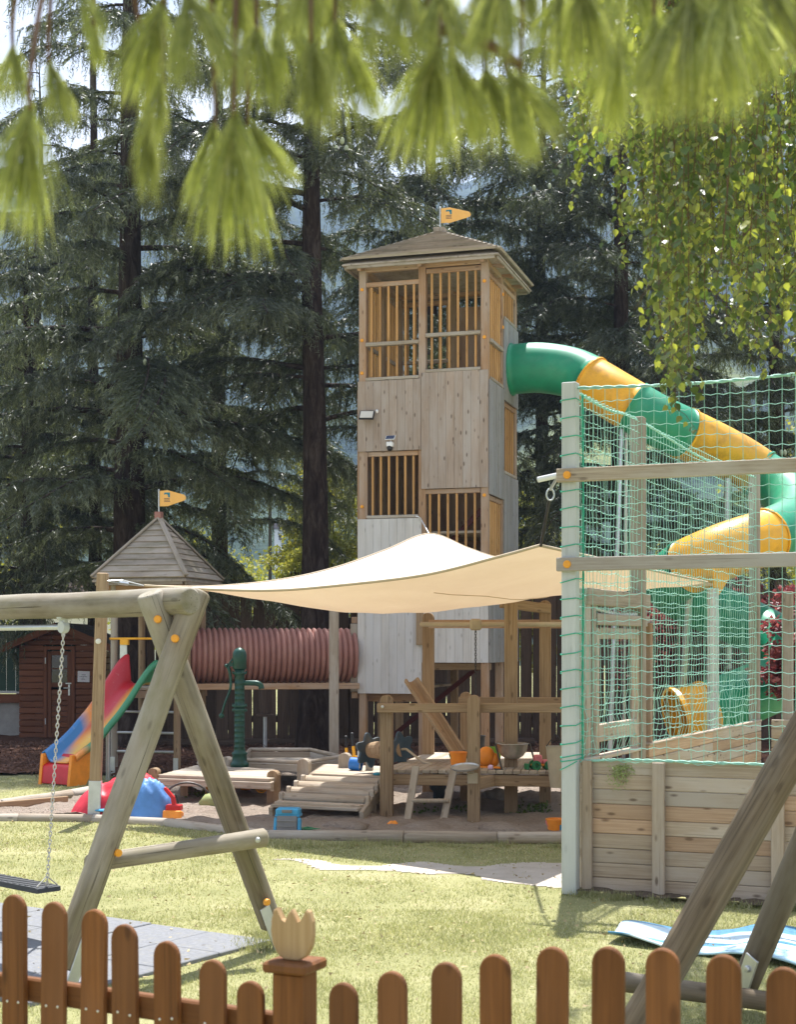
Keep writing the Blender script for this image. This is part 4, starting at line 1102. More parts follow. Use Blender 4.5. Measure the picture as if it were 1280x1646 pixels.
# ------------------------------------------------------------------ shed, back fence, things behind
def shed():
    c = P(97, 1190, 29.6); yaw = -2
    SP.append(T(c.x, c.y, 0) @ RZ(yaw))
    t = thing('garden_shed', 'brown log garden shed with a glazed door and gable roof', 'shed')
    k = 29.6 / FPX; wl, wr = -67 * k, 67 * k; dl, dr = -27 * k, 24 * k; H = 1.86; dep = 1.9; rows = 15; ph = H / rows; apex = 2.27
    for r_ in range(rows):
        z = .03 + ph * (r_ + .5)
        for a, b in ((wl, dl), (dr, wr)): beam('log_board', (a, 0, z), (b - .002, 0, z), .06, ph - .007, M_['shed'], t, ch=.012)
        beam('log_board', (wl + .03, .04, z), (wl + .03, dep, z), .06, ph - .007, M_['shed'], t, ch=.012); beam('log_board', (wr - .03, .04, z), (wr - .03, dep, z), .06, ph - .007, M_['shed'], t, ch=.012)
        beam('log_board', (wl, dep, z), (wr, dep, z), .06, ph - .007, M_['shed'], t, ch=.012)
    for i in range(4):
        z = H + .03 + .1 * (i + .5); hw = (wr - wl) / 2 * (1 - (i + .6) / 4.3)
        beam('gable_board', (-hw, 0, z), (hw, 0, z), .06, .095, M_['shed'], t, ch=.012); beam('gable_board', (-hw, dep, z), (hw, dep, z), .06, .095, M_['shed'], t, ch=.012)
    ev = 94 * k; ze = 1.79
    for s in (-1, 1):
        e0 = Vector((s * ev, 0, ze)); a0 = Vector((0, 0, apex))
        n = 8
        for i in range(n):
            f0, f1 = i / n, (i + 1.15) / n; p, q = e0.lerp(a0, f0), e0.lerp(a0, min(1, f1)); up = Vector((0, 0, .045 + .008 * (i % 2)))
            beam('roof_board', (p.lerp(q, .5) + Vector((0, -.28, 0)) + up), (p.lerp(q, .5) + Vector((0, dep + .25, 0)) + up), (q - p).length, .022, M_['rooffelt'], t, ref=(q - p))
        beam('verge_board', e0 + Vector((0, -.29, 0)), a0 + Vector((-s * .0, -.29, 0)), .025, .13, M_['shed'], t)
    # door
    d = MB(); d.bar((dl + .035, -.03, .04), (dl + .035, -.03, 1.80), .07, .05, ref=(1, 0, 0)); d.bar((dr - .035, -.03, .04), (dr - .035, -.03, 1.80), .07, .05, ref=(1, 0, 0)); d.bar((dl, -.03, 1.83), (dr, -.03, 1.83), .05, .07)
    df = d.build('door_frame', M_['shed'], t)
    x0, x1 = dl + .075, dr - .075
    do = MB(); do.bar((x0 + .04, -.015, .06), (x0 + .04, -.015, 1.76), .08, .04, ref=(1, 0, 0)); do.bar((x1 - .04, -.015, .06), (x1 - .04, -.015, 1.76), .08, .04, ref=(1, 0, 0))
    for z, h in ((1.73, .08), (1.10, .09), (.10, .09)): do.bar((x0 + .08, -.015, z), (x1 - .08, -.015, z), .04, h)
    do.bar((x0 + .08, -.012, 1.42), (x1 - .08, -.012, 1.42), .03, .02)
    dd = do.build('door', M_['shed'], t)
    for z0, z1 in ((1.145, 1.41), (1.43, 1.69)): b = MB(); b.box(((x0 + x1) / 2, -.008, (z0 + z1) / 2), (x1 - x0 - .16, .008, z1 - z0)); b.build('pane', M_['glassdark'], dd)
    for i in range(8): beam('door_board', (x0 + .08, -.01, .2 + i * .108), (x1 - .08, -.01, .2 + i * .108), .02, .1, M_['shed'], dd)
    b = MB(); b.box((x1 - .04, -.045, 1.0), (.035, .012, .22)); b.tube([(x1 - .04, -.05, 1.04), (x1 - .04, -.08, 1.04), (x1 - .14, -.08, 1.04)], .011); b.box((x1 - .05, -.05, 1.13), (.12, .02, .025)); b.build('handle', M_['steel'], dd)
    for z in (1.58, .38): b = MB(); b.cyl((x0 - .03, -.06, z - .06), (x0 - .03, -.06, z + .06), .012); b.build('hinge', M_['steel'], dd)
    b = MB(); b.box(((dl + dr) / 2 + .2, -.5, .02), (1.3, .6, .03)); b.build('step_slab', M_['concrete'], t)
    SP.pop()
    SP.append(T(c.x, c.y, 0) @ RZ(yaw))
    px = (135 - 97) * k; pz = CAMH + (HY - 1087.5) * k
    n = thing('notice', 'white paper notice with a heart outline pinned beside the shed door', 'notice', T(px, -.035, pz) @ RY(2))
    SP.append(SP[-1] @ T(px, -.036, pz) @ RY(2))
    b = MB(); b.box((0, 0, 0), (.24, .004, .215), ch=.001); b.build('sheet', M_['paper'], n)
    h = [Vector((.105 * math.sin(a) ** 3, -.0035, .0065 * (13 * math.cos(a) - 5 * math.cos(2 * a) - 2 * math.cos(3 * a) - math.cos(4 * a)))) for a in [2 * PI * i / 40 for i in range(41)]]
    b = MB(); b.tube(h, .0018, 4, False); b.build('heart_outline', M_['lilac'], n)
    b = MB()
    for zz, hw in ((.035, .035), (0, .075), (-.028, .012), (-.05, .035)):
        x = -hw
        while x < hw:
            w = random.uniform(.006, .014); b.box((x, -.003, zz + random.uniform(-.002, .002)), (w, .0016, random.uniform(.008, .013)), ch=.0002); x += w + random.choice((.003, .003, .009))
    b.build('handwriting', M_['ink'], n)
    SP.pop(); SP.pop()
shed()

def back_fence():
    t = thing('palisade_fence', 'dark tall palisade of round topped boards behind the play equipment', 'fence', T(-1, 28, 0))
    x = -5.1; i = 0; vs = []
    for k in range(5):
        V, F = platev([(a, b + .09) for a, b in round_top(.215, 2.78 + .06 * k, 7, .06)], .045); me = bpy.data.meshes.new('fence_board'); me.from_pydata(V, [], F); me.materials.append(M_['darkfence']); vs.append(me)
    while x < 9.5:
        share('fence_board', random.choice(vs), t, T(x, 27.9 + .05 * mnoise.noise(Vector((x, 0, 0))) + (.03 if i % 2 else 0), 0) @ RY(random.uniform(-.4, .4))); x += .224 + random.choice((0, .001, .003, .009)); i += 1
    for z in (.5, 2.3): beam('fence_rail', (-5.2, 28.0, z), (9.6, 28.0, z), .07, .12, M_['darkfence'], t)
    for xx in np.arange(-5, 9.6, 2.05): beam('fence_post', (xx, 28.1, 0), (xx, 28.1, 2.4), .12, .12, M_['darkfence'], t)
    a = thing('edging_log', 'dark log lying along the foot of the palisade fence', 'log', T(-1, 27.3, 0)); log('trunk', (-4.9, 27.2, .09), (2.5, 27.35, .10), .09, M_['darkfence'], a, 10)
back_fence()

def behind():
    # low pole lamp / feeder behind the pump
    b = G(426, 1206); t = thing('bird_feeder', 'dark round wooden feeder box on a thin metal pole by the palisade', 'bird feeder', T(b))
    m = MB(); m.cyl((0, 0, 0), (0, 0, .62), .036); m.build('pole', M_['steel'], t, T(b))
    m = MB(); m.lathe([(0, .60), (.155, .61), (.16, .64), (.10, .66), (0, .66)], 18); m.build('tray', M_['darkfence'], t, T(b))
    m = MB(); m.cyl((0, 0, .66), (0, 0, 1.18), .105, .115, 14, .01); m.build('box', M_['darkfence'], t, T(b))
    # far left: green boards on a low concrete wall
    t = thing('green_board_fence', 'dark green board fence on a low concrete wall left of the shed', 'fence', T(-8.3, 30.6, 0))
    for i in range(22): beam('board', (-10.6 + i * .19, 30.6, .95), (-10.6 + i * .19, 30.6, 2.2), .18, .03, M_['greenboard'], t, ref=(1, 0, 0))
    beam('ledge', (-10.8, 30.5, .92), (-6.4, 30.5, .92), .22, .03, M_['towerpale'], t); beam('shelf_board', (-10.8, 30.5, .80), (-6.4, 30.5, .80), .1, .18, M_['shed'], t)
    m = MB(); m.box((-8.6, 30.62, .36), (4.4, .14, .70)); m.build('concrete_base', M_['concrete'], t)
    # street lamp far behind
    p = P(434, 787, 48); t = thing('street_lamp', 'slim dark street lamp with flat arms seen through the trees', 'street lamp', T(p.x, p.y, 0))
    m = MB(); m.cyl((p.x, p.y, 0), (p.x, p.y, p.z), .07, .05); m.build('pole', M_['darkmetal'], t)
    m = MB(); m.box((p.x - .28, p.y, p.z + .0), (.62, .2, .07)); m.build('lamp_head', M_['darkmetal'], t); m = MB(); m.box((p.x + .12, p.y, p.z + .05), (.16, .16, .10)); m.build('lamp_joint', M_['darkmetal'], t)
    # white building beyond the shed, roofs in the valley
    def house(name, label, c, w, d, h, rise, yaw):
        SP.append(T(c.x, c.y, 0) @ RZ(yaw)); t = thing(name, label, 'building')
        m = MB(); m.box((0, 0, h / 2), (w, d, h)); wl = m.build('wall', M_['plaster'], t)
        r = MB(); r.v = [Vector(v) for v in ((-w / 2 - .4, -d / 2 - .4, h), (w / 2 + .4, -d / 2 - .4, h), (w / 2 + .4, d / 2 + .4, h), (-w / 2 - .4, d / 2 + .4, h), (-w / 2 - .4, 0, h + rise), (w / 2 + .4, 0, h + rise))]
        r.f = [(0, 1, 5, 4), (2, 3, 4, 5), (1, 2, 5), (3, 0, 4), (3, 2, 1, 0)]; r.build('roof', M_['rooffelt'], t)
        for i in range(max(1, int(w / 2.4))):
            for z in np.arange(1.4, h - .8, 2.8):
                m = MB(); m.box((-w / 2 + 1.2 + 2.4 * i, -d / 2 - .02, z), (.9, .06, 1.2)); f = m.build('window', M_['white'], t)
                m = MB(); m.box((-w / 2 + 1.2 + 2.4 * i, -d / 2 - .055, z), (.7, .02, 1.0)); m.build('pane', M_['glassdark'], f)
        SP.pop()
    c = P(100, 1040, 66); house('white_house', 'white walled house glimpsed between the shed roof and the log beam', Vector((c.x, 66, 0)), 9, 7, 3.4, 1.6, 8)
    c = P(447, 900, 300); house('white_tower_house', 'narrow pale tower house far off beside the street lamp', Vector((c.x, 300, 0)), 1.5, 1.5, 25.5, 1.6, 5)
behind()

# ------------------------------------------------------------------ sand play area
Z = Vector((0, 0, 1))
def domed(name, base, h, w, t_, mat, par, yaw=0):
    V, F = platev(round_top(w, h, 8, w * .42), t_); return mesh_obj(name, V, F, mat, par, T(base) @ RZ(yaw))
def edging():
    t = thing('sandpit_edging', 'pale round edging logs laid end to end along the front of the sandpit', 'edging', T(G(500, 1352)))
    pts = [G(x, y) for x, y in ((-420, 1321), (-150, 1320), (30, 1319), (150, 1321), (268, 1327), (432, 1347), (650, 1354), (800, 1356), (908, 1356), (990, 1354))]
    for a, b in zip(pts, pts[1:]): log('edging_log', a + Z * (.05 if a.x > -1 else .015), b + Z * (.05 if a.x > -1.8 else .015), .062, M_['postgrey'], t, 12, .062)
    t = thing('sandpit_edging', 'pale round edging logs along the grassy far side of the sandpit at left', 'edging', T(G(100, 1290)))
    pts = [G(x, y) for x, y in ((-420, 1310), (-100, 1309), (0, 1303), (112, 1286), (235, 1264), (330, 1246))]
    for a, b in zip(pts, pts[1:]): log('edging_log', a + Z * .06, b + Z * .06, .07, M_['postgrey'], t, 12)
    b0 = thing('board_edge', 'brown board edge inside the left tip of the sandpit', 'board', T(G(40, 1312)))
    beam('board', G(-60, 1313) + Z * .07, G(108, 1296) + Z * .06, .04, .12, M_['post'], b0)
edging()

def platform():
    t = thing('sand_play_platform', 'larch sand play platform with domed posts, rails and a hoist beam', 'play platform', T(G(760, 1300)))
    def post(px, ytop, ybot, w=.125, mat='post', yaw=-8, zb=-.05):
        g = G(px, ybot); ztop = CAMH + (HY - ytop) / FPX * g.y
        return domed('post', Vector((g.x, g.y, zb)), ztop - zb, w, w * .92, M_[mat], t, yaw), g
    p1, g1 = post(622, 1117, 1320, .13); p2, g2 = post(762, 1117, 1328, .125); p2b, g2b = post(912, 1105, 1325, .125)
    t1, h1 = post(689, 985, 1283, .135, 'post'); t2, h2 = post(822, 958, 1312, .14); t3, h3 = post(877, 965, 1299, .13); q1, k1 = post(749, 1112, 1292, .12)
    # deck of boards, upper part right, lower lip left
    A, B, Cc, D = P(612, 1243, 16.0), P(905, 1243, 15.75), P(905, 1213, 18.6), P(690, 1213, 18.6)
    zt = .52
    for v in (A, B, Cc, D): v.z = zt
    n = 22
    for i in range(n):
        f0 = (i + .5) / n; a = A.lerp(B, f0); d = D.lerp(Cc, f0)
        beam('deck_board', a, d, (B - A).length / n - .006, .04, M_['deck'], t)
    beam('deck_beam', A - Z * .09 + Vector((.02, .04, 0)), B - Z * .09 + Vector((0, .04, 0)), .05, .12, M_['post'], t)
    beam('deck_beam', D - Z * .09, Cc - Z * .09, .05, .12, M_['post'], t)
    beam('deck_beam', g2 + Z * .43 + Vector((.05, .1, 0)), h2 + Z * .43, .05, .12, M_['post'], t)
    # hand rails
    def at(px, py, d): return P(px, py, d)
    beam('hand_rail', at(607, 1138, 15.75), at(905, 1138, 15.25), .05, .095, M_['post'], t)
    beam('hand_rail', at(738, 1126, 17.4), at(905, 1127, 17.0), .05, .085, M_['post'], t)
    beam('top_beam', at(690, 1003, 17.9), at(905, 1003, 17.3), .05, .10, M_['frame'], t)
    beam('brace_beam', at(806, 969, 16.5), at(884, 979, 17.0), .06, .11, M_['post'], t)
    for px, py, d in ((615, 1136, 15.68), (762, 1136, 15.42)): bolt(t, P(px, py, d), (0, -1, 0), 'steel', .016, 'bolt')
    b = MB(); b.cyl(at(676, 1003.5, 17.0), at(905, 1003.5, 16.4), .026, n=12); br = b.build('hoist_bar', M_['beige'], t, smooth=True)
    b = MB(); b.box((0, 0, 0), (.13, .12, .13), ch=.02); V, F = lathev([(0, -.066), (.035, -.066), (.035, .066), (0, .066)], 14); b.add(V, F, RX(90))
    pc = at(765, 1004, 16.76); b.build('trolley', M_['beige'], br, T(pc))
    lk = MB(); lk.tube([Vector((.010 * math.cos(a), 0, .019 * math.sin(a))) for a in [2 * PI * k / 8 for k in range(9)]], .0045, 5, False)
    lme = bpy.data.meshes.new('chain_link'); lme.from_pydata([tuple(v) for v in lk.v], [], lk.f); lme.materials.append(M_['darkmetal'])
    ch = MB(); ch.cyl(pc - Z * .06, pc - Z * .09, .01); c = ch.build('chain', M_['darkmetal'], br)
    nl = 27
    for i in range(nl): share('chain_link', lme, c, T(pc - Z * (.10 + i * .0295)) @ RZ(90 * (i % 2) + 15))
    hk = MB(); hp = pc - Z * (.10 + nl * .0295); hk.tube([hp, hp - Z * .03, hp + Vector((.03, 0, -.06)), hp + Vector((.0, 0, -.08)), hp + Vector((-.02, 0, -.05))], .007, 6); hk.build('hook', M_['darkmetal'], c)
    # half-log chute
    a, e = at(662, 1090, 17.6), at(738, 1207, 17.0); u = (e - a).normalized(); w = Vector((.82, .5, 0)); w = (w - u * w.dot(u)).normalized(); nn = u.cross(w)
    if nn.z < 0: nn = -nn
    V = []; F = []
    for p in (a, e):
        for r_, s_ in ((.10, 1), (.07, -1)):
            for k in (range(9) if s_ == 1 else range(8, -1, -1)):
                an = PI + PI * k / 8; V.append(p + w * r_ * math.cos(an) + nn * r_ * math.sin(an))
    for k in range(18): F.append((k, (k + 1) % 18, 18 + (k + 1) % 18, 18 + k))
    F += [tuple(range(17, -1, -1)), tuple(range(18, 36))]
    Mx, _ = axis(a, e); inv = Mx.inverted(); mesh_obj('chute', [inv @ v for v in V], F, M_['post'], t, Mx)
    # ladder at the front
    for x0, x1 in ((669, 654), (731, 712)): beam('ladder_rail', P(x1, 1326, 15.52), P(x0, 1232, 15.75), .075, .05, M_['deck'], t, ref=(1, -.1, .1))
    b = MB(); b.cyl(P(662, 1287, 15.6), P(722, 1287, 15.55), .022, n=10); b.build('ladder_rung', M_['deck'], t)
    # tilted sieve plate with bracket on the post
    c = P(748, 1234, 15.2); b = MB(); b.lathe([(0, -.006), (.135, -.006), (.145, .004), (.148, .016), (.138, .016), (.13, .004), (0, .004)], 24)
    b.build('sieve_plate', M_['steel'], t, T(c) @ RX(10) @ RY(-4), smooth=False)
    b = MB(); b.box((0, 0, 0), (.105, .03, .11)); b.bar((-.03, .0, .05), (-.0, -.08, .07), .03, .012); b.build('sieve_bracket', M_['beige'], t, T(P(760, 1251, 15.27)))
    # water roller with two flower discs and crank
    ax0, ax1 = P(588, 1206, 17.3), P(664, 1204, 16.9); u = (ax1 - ax0).normalized()
    r = MB(); M, L = axis(ax0 + u * .05, ax1 - u * .16); r.lathe([(0, -L / 2 - .06), (.045, -L / 2 - .06), (.045, -L / 2), (.085, -L / 2 + .01), (.098, -L * .3), (.098, L * .35), (.085, L / 2), (0, L / 2)], 20, M)
    ro = r.build('roller', M_['post'], t, smooth=False)
    fl = [((.175 + .035 * math.cos(6 * a)) * math.cos(a), (.175 + .035 * math.cos(6 * a)) * math.sin(a)) for a in [2 * PI * k / 48 for k in range(48)]]
    V, F = platev(fl, .03)
    yaw = math.atan2(u.y, u.x)
    for p in (ax0 + u * .05, ax1 - u * .17): mesh_obj('flower_disc', V, F, M_['flower'], ro, T(p) @ Matrix.Rotation(yaw + R(78), 4, 'Z') @ RY(20))
    p0 = ax1 - u * .16; b = MB(); b.tube(bez([p0, p0 + u * .06, p0 + u * .10 - Z * .02, p0 + u * .3 + Vector((0, -.05, -.14)), p0 + u * .42 + Vector((0, -.08, -.17))], 6), .014, 8); b.build('crank', M_['beige'], ro, smooth=True)
    b = MB(); b.tube(bez([P(577, 1235, 17.6), P(577, 1208, 17.6), P(580, 1198, 17.6), P(588, 1200, 17.5)], 6), .017, 8); b.build('support_pipe', M_['steel'], t)
    V, F = platev(fl, .03); mesh_obj('flower_disc', V, F, M_['flower'], t, T(P(706, 1262, 17.6)) @ RZ(60))
    beam('roller_post', Vector((P(594, 1206, 17.6).x, 17.6, 0)), P(594, 1212, 17.6), .09, .07, M_['postgrey'], t, ref=(1, 0, 0))
    # hanging beige cone
    b = MB(); c = P(896, 1236, 15.35); b.lathe([(.055, -.19), (.07, -.19), (.115, .22), (.12, .235), (.108, .235), (.06, -.17)], 18); b.build('sand_funnel', M_['beige'], t, T(c)); 
    b = MB(); b.tube([c + Vector((-.11, 0, .23)), c + Vector((-.02, 0, .36)), c + Vector((.11, 0, .23))], .006, 5); b.build('funnel_bail', M_['darkmetal'], t)
    return zt
ZDECK = platform()

def ramp():
    t = thing('ramp_deck', 'low slatted wooden ramp with half round rungs leading up to a deck', 'ramp', T(G(510, 1325)))
    FL, FR = P(437, 1311, 15.9), P(578, 1322, 15.5); BL, BR = P(500, 1254, 17.2), P(616, 1254, 16.8)
    FL.z = FR.z = .15; BL.z = BR.z = .37
    n = 4
    for i in range(2):
        f0 = (i + .5) / 2 * .17; beam('ramp_board', FL.lerp(BL, f0), FR.lerp(BR, f0), .14, .035, M_['deck'], t)
    for i in range(n):
        f = .2 + .75 * (i + .5) / n; a, b = FL.lerp(BL, f), FR.lerp(BR, f)
        M, L = axis(a, b); V = []; F = []
        pr = [(.135, -.02), (.135, .0)] + [(.05 * math.cos(x) * 1.5 - .03, .045 * math.sin(x) + .012) for x in [PI * k / 8 for k in range(9)]] + [(-.10, -.02)]
        d = ((BL - FL).normalized()); e = (b - a).normalized(); nn = e.cross(d)
        if nn.z < 0: nn = -nn
        for p in (a, b):
            for o, h in pr: V.append(p + d * o * 1.0 + nn * h)
        m = len(pr); F = [(k, (k + 1) % m, m + (k + 1) % m, m + k) for k in range(m)] + [tuple(range(m))[::-1], tuple(range(m, 2 * m))]
        inv = M.inverted(); mesh_obj('ramp_board', [inv @ v for v in V], F, M_['deck'], t, M)
    for s_, (a, b) in enumerate(((FL, BL), (FR, BR))):
        o = (FR - FL).normalized() * (.03 if s_ else -.0)
        st = beam('stringer', a + o - Z * .06 - (b - a) * .03, b + o - Z * .05, .045, .13, M_['deck'], t)
        for i in range(4):
            f = .2 + .75 * (i + .15) / 4; p = a.lerp(b, f) + o; V, F = platev(round_top(.06, .10, 6, .028), .045); mesh_obj('rung_end', V, F, M_['deck'], t, T(p + Z * -.02) @ RZ(75))
        for f in (.03, .45, .95): q = a.lerp(b, f) + o; beam('leg', Vector((q.x, q.y, 0)), q - Z * .1, .07, .055, M_['deck'], t, ref=(1, 0, 0))
    # level deck behind
    BL2, BR2 = BL + Vector((.10, 1.35, 0)), BR + Vector((.10, 1.35, 0))
    for i in range(9):
        f = (i + .5) / 9; beam('deck_board', BL.lerp(BL2, f) + Z * .01, BR.lerp(BR2, f) + Z * .01, .142, .035, M_['deck'], t)
    beam('deck_beam', BR + Z * -.07, BR2 - Z * .07, .05, .1, M_['deck'], t); beam('deck_beam', BL - Z * .07, BL2 - Z * .07, .05, .1, M_['deck'], t)
    for px, yt, yb, d, z0 in ((489, 1219, 1262, 17.3, 0), (555, 1210, 1245, 18.0, 0)):
        p = P(px, yb, d); zt = CAMH + (HY - yt) / FPX * d; domed('post', Vector((p.x, p.y, 0)), zt, .14, .12, M_['postgrey'], t, -15)
ramp()

def table_pump_basin():
    t = thing('sand_table', 'low weathered plank sand table on square posts under the swing leg', 'sand table', T(G(340, 1290)))
    A, B, Cc, D = P(255, 1249, 17.55), P(437, 1258, 17.0), P(437, 1236, 18.4), P(318, 1233, 19.0); zt = .33
    for v in (A, B, Cc, D): v.z = zt
    for i in range(9):
        f = (i + .5) / 9; beam('table_board', A.lerp(D, f), B.lerp(Cc, f), .145, .04, M_['deck'], t)
    beam('apron', A - Z * .06 + Vector((0, -.02, 0)), B - Z * .06 + Vector((0, -.02, 0)), .045, .08, M_['deck'], t); beam('apron', B - Z * .07, Cc - Z * .07, .045, .11, M_['deck'], t)
    beam('apron', A - Z * .07, D - Z * .07, .045, .11, M_['deck'], t)
    for px, yt, yb, w in ((248, 1234, 1292, .12), (440, 1238, 1297, .13), (298, 1250, 1284, .1)):
        g = G(px, yb); domed('post', g, CAMH + (HY - yt) / FPX * g.y, w, w, M_['post'], t, -12)
    # cast iron pump
    b = P(385, 1243, 18.7); b.z = zt + .02
    p = thing('hand_pump', 'dark green cast iron hand water pump standing on the sand table', 'water pump', T(b))
    m = MB(); prof = [(0, 0), (.115, 0), (.115, .05), (.095, .06), (.09, .15), (.10, .16), (.10, .175), (.075, .19)]
    for k in range(7): z = .25 + .065 * k; prof += [(.066, z - .003), (.071, z), (.066, z + .003)]
    prof += [(.066, .69), (.095, .70), (.095, .725), (.07, .73), (.07, .745), (.095, .75), (.095, .775), (.066, .785)]
    for k in range(4): z = .85 + .065 * k; prof += [(.062, z - .003), (.067, z), (.062, z + .003)]
    prof += [(.062, 1.15), (.085, 1.16), (.085, 1.185), (.062, 1.19), (.075, 1.23), (.0, 1.23)]
    m.lathe(prof, 22); m.build('column', M_['pump'], p, T(b), smooth=True)
    m = MB(); m.lathe([(0, 1.22), (.075, 1.22), (.088, 1.235), (.088, 1.40), (.08, 1.44), (.055, 1.475), (.02, 1.49), (.0, 1.50)], 20); hd = m.build('head', M_['pump'], p, T(b), smooth=True)
    m = MB(); m.tube(bez([(.04, 0, 1.05), (.14, 0, 1.05), (.22, -.0, 1.045), (.265, 0, 1.02), (.275, 0, .975)], 5), [.034] * 16 + [.034, .034, .036, .038, .040], 12); m.build('spout', M_['pump'], p, T(b), smooth=True)
    m = MB(); m.tube(bez([(-.16, 0, 1.28), (-.125, -.02, 1.2), (-.105, -.03, 1.07), (-.12, -.03, .95), (-.18, -.03, .80), (-.22, -.03, .66)], 6), [.022 - .0003 * k for k in range(31)], 8); m.ball((-.222, -.03, .64), .034); m.build('handle', M_['pump'], p, T(b), smooth=True)
    m = MB(); m.bar((-.06, 0, 1.29), (-.17, 0, 1.265), .035, .05); m.bar((-.05, 0, 1.40), (-.13, 0, 1.29), .02, .05); m.ball((-.165, -.03, 1.265), .022); m.build('pivot', M_['pump'], hd, T(b))
    m = MB()
    for z in (.69, .755, 1.165):
        for k in range(6): a = k * PI / 3; m.cyl((.083 * math.cos(a), .083 * math.sin(a), z), (.083 * math.cos(a), .083 * math.sin(a), z + .04), .01, n=6)
    tag(m.build('flange_bolt', M_['pump'], p, T(b)), kind='stuff')
    # water basin frame
    t = thing('water_basin', 'low timber water basin frame with rounded rails and stub posts beside the pump', 'basin', T(G(470, 1240)))
    c = [P(388, 1233, 19.0), P(487, 1234, 18.6), P(549, 1230, 19.6), P(500, 1222, 21.0), P(402, 1222, 21.0)]
    for v in c: v.z = .36
    for a, b in zip(c, c[1:] + c[:1]):
        log('rail', a + Z * .05, b + Z * .05, .026, M_['postgrey'], t, 10, ch=.005); beam('side_board', a - Z * .025, b - Z * .025, .035, .085, M_['postgrey'], t)
    for px, yt, d in ((441, 1208, 21.1), (364, 1216, 19.2), (392, 1236, 19.2), (540, 1236, 19.5)):
        p = P(px, 1240, d); domed('post', Vector((p.x, p.y, 0)), CAMH + (HY - yt) / FPX * d, .15, .14, M_['postgrey'], t, -20)
    V = [v - Z * .06 for v in c]; mesh_obj('basin_floor', V, [tuple(range(5))], M_['deck'], t)
table_pump_basin()

# ---- toys
def bucket(name, label, c, r, h, mat, M=I4, handle=None, taper=.78, rim=.008):
    M = T(c) @ M; t = thing(name, label, 'bucket', M); SP.append(M)
    m = MB(); m.lathe([(0, 0), (r * taper, 0), (r * taper + .004, .006), (r, h - .012), (r + rim, h - .01), (r + rim, h), (r - .006, h), (r * taper - .006, .012), (0, .012)], 22); b = m.build('body', M_[mat], t, smooth=False)
    if handle:
        m = MB(); m.tube([Vector((r * 1.04 * math.cos(a), -r * math.sin(a) * .35 - .005, h - .02 - r * math.sin(a) * .9)) for a in [PI * k / 12 for k in range(13)]], .0055, 6); m.build('handle', M_[handle], t)
    SP.pop(); return t
DZ = ZDECK + .02
def on_deck(px, d): p = P(px, 1240, d); p.z = DZ; return p
bucket('toy_bucket', 'yellow orange sand bucket with a dark green handle standing behind the front post', on_deck(737, 16.6), .10, .145, 'toyorange', RZ(10), 'dkgreen')
bucket('toy_bucket', 'lime green bucket standing on the deck behind the steel bowl', on_deck(793, 17.0), .10, .17, 'toygreen', I4, None)
bucket('toy_bucket', 'small black bucket at the back of the deck behind the front post', on_deck(769, 17.9), .085, .25, 'black', I4, None)
bucket('toy_bucket', 'blue bucket lying on its side on the ramp deck', P(563, 1243, 17.6) * 1.0, .082, .135, 'toyblue', T(0, 0, -P(563, 1243, 17.6).z + .39 + .088) @ RZ(-15) @ RY(96), None, .86)
bb = bucket('toy_bucket', 'red orange bucket with blue print in the sand beside the court post', G(895, 1342) , .10, .16, 'toyorange', RZ(0), 'pink', .74)
m_ = MB()
for a0, a1, z0, z1 in ((-75, -48, .05, .11), (-66, -52, .11, .135), (-58, -40, .035, .06)):
    n = 5; V = []
    for k in range(n + 1):
        a = R(a0 + (a1 - a0) * k / n)
        for z in (z0, z1): r = (.074 + .026 * z / .148) + .004; V.append((r * math.cos(a), r * math.sin(a), z))
    m_.add(V, [(2 * k, 2 * k + 2, 2 * k + 3, 2 * k + 1) for k in range(n)])
with frame(T(G(895, 1342))): m_.build('fish_print', M_['toycyan'], bb)
def blob(name, label, cat, c, r, mat, M=I4, seed=0, amp=.12, zmin=None):
    m = MB(); m.ball((0, 0, 0), r, 20); V = []
    for v in m.v:
        k = 1 + amp * mnoise.noise(v * (2.2 / max(r)) + Vector((seed, 0, 0))); v = v * k
        if zmin is not None: v.z = max(v.z, zmin)
        V.append(v)
    return tag(mesh_obj(name, V, m.f, M_[mat], None, T(c) @ M, True), label, cat)
def ball_toy():
    c = on_deck(782, 16.3); t = thing('toy_scoop', 'rounded orange plastic sand toy lying beside the front post', 'sand toy', T(c))
    m = MB(); m.ball((0, 0, .115), (.10, .09, .11), 18); m.build('shell', M_['toyorange'], t, T(c), True)
    m = MB(); m.ball((.09, 0, .08), (.055, .06, .075), 14); m.build('shell', M_['toyorange'], t, T(c), True)
    m = MB(); m.lathe([(.105, .0), (.115, .0), (.115, .02), (.105, .02)], 20); m.build('rim', M_['toyorange'], t, T(c))
ball_toy()
def bowl():
    c = on_deck(824, 16.2); c.z += .11; t = thing('steel_bowl', 'dented stainless steel bowl hung in a metal stand on the deck', 'bowl', T(c.x, c.y, DZ))
    m = MB(); pr = [(0, -.085), (.07, -.08), (.12, -.05), (.155, .0), (.172, .075), (.182, .082), (.182, .088), (.168, .086), (.148, .0), (.112, -.045), (.065, -.073), (0, -.078)]
    m.lathe(pr, 28); V = [v + Vector((0, 0, .006 * mnoise.noise(v * 20))) for v in m.v]; mesh_obj('bowl_body', V, m.f, M_['chain'], t, T(c) @ T(0, 0, .07), True)
    for s in (-1, 1):
        m = MB(); top = c + Vector((s * .185, -.05, .15)); m.tube([top + Vector((-s * .02, .05, 0)), top, Vector((c.x + s * .245, c.y - .25, DZ)), Vector((c.x + s * .20, c.y - .25, DZ + .004))] if s > 0 else [top + Vector((.02, .05, 0)), top, Vector((c.x - .13, c.y - .27, DZ)), Vector((c.x - .21, c.y - .27, DZ + .004))], .011, 7); m.build('stand_leg', M_['darkmetal'], t)
bowl()
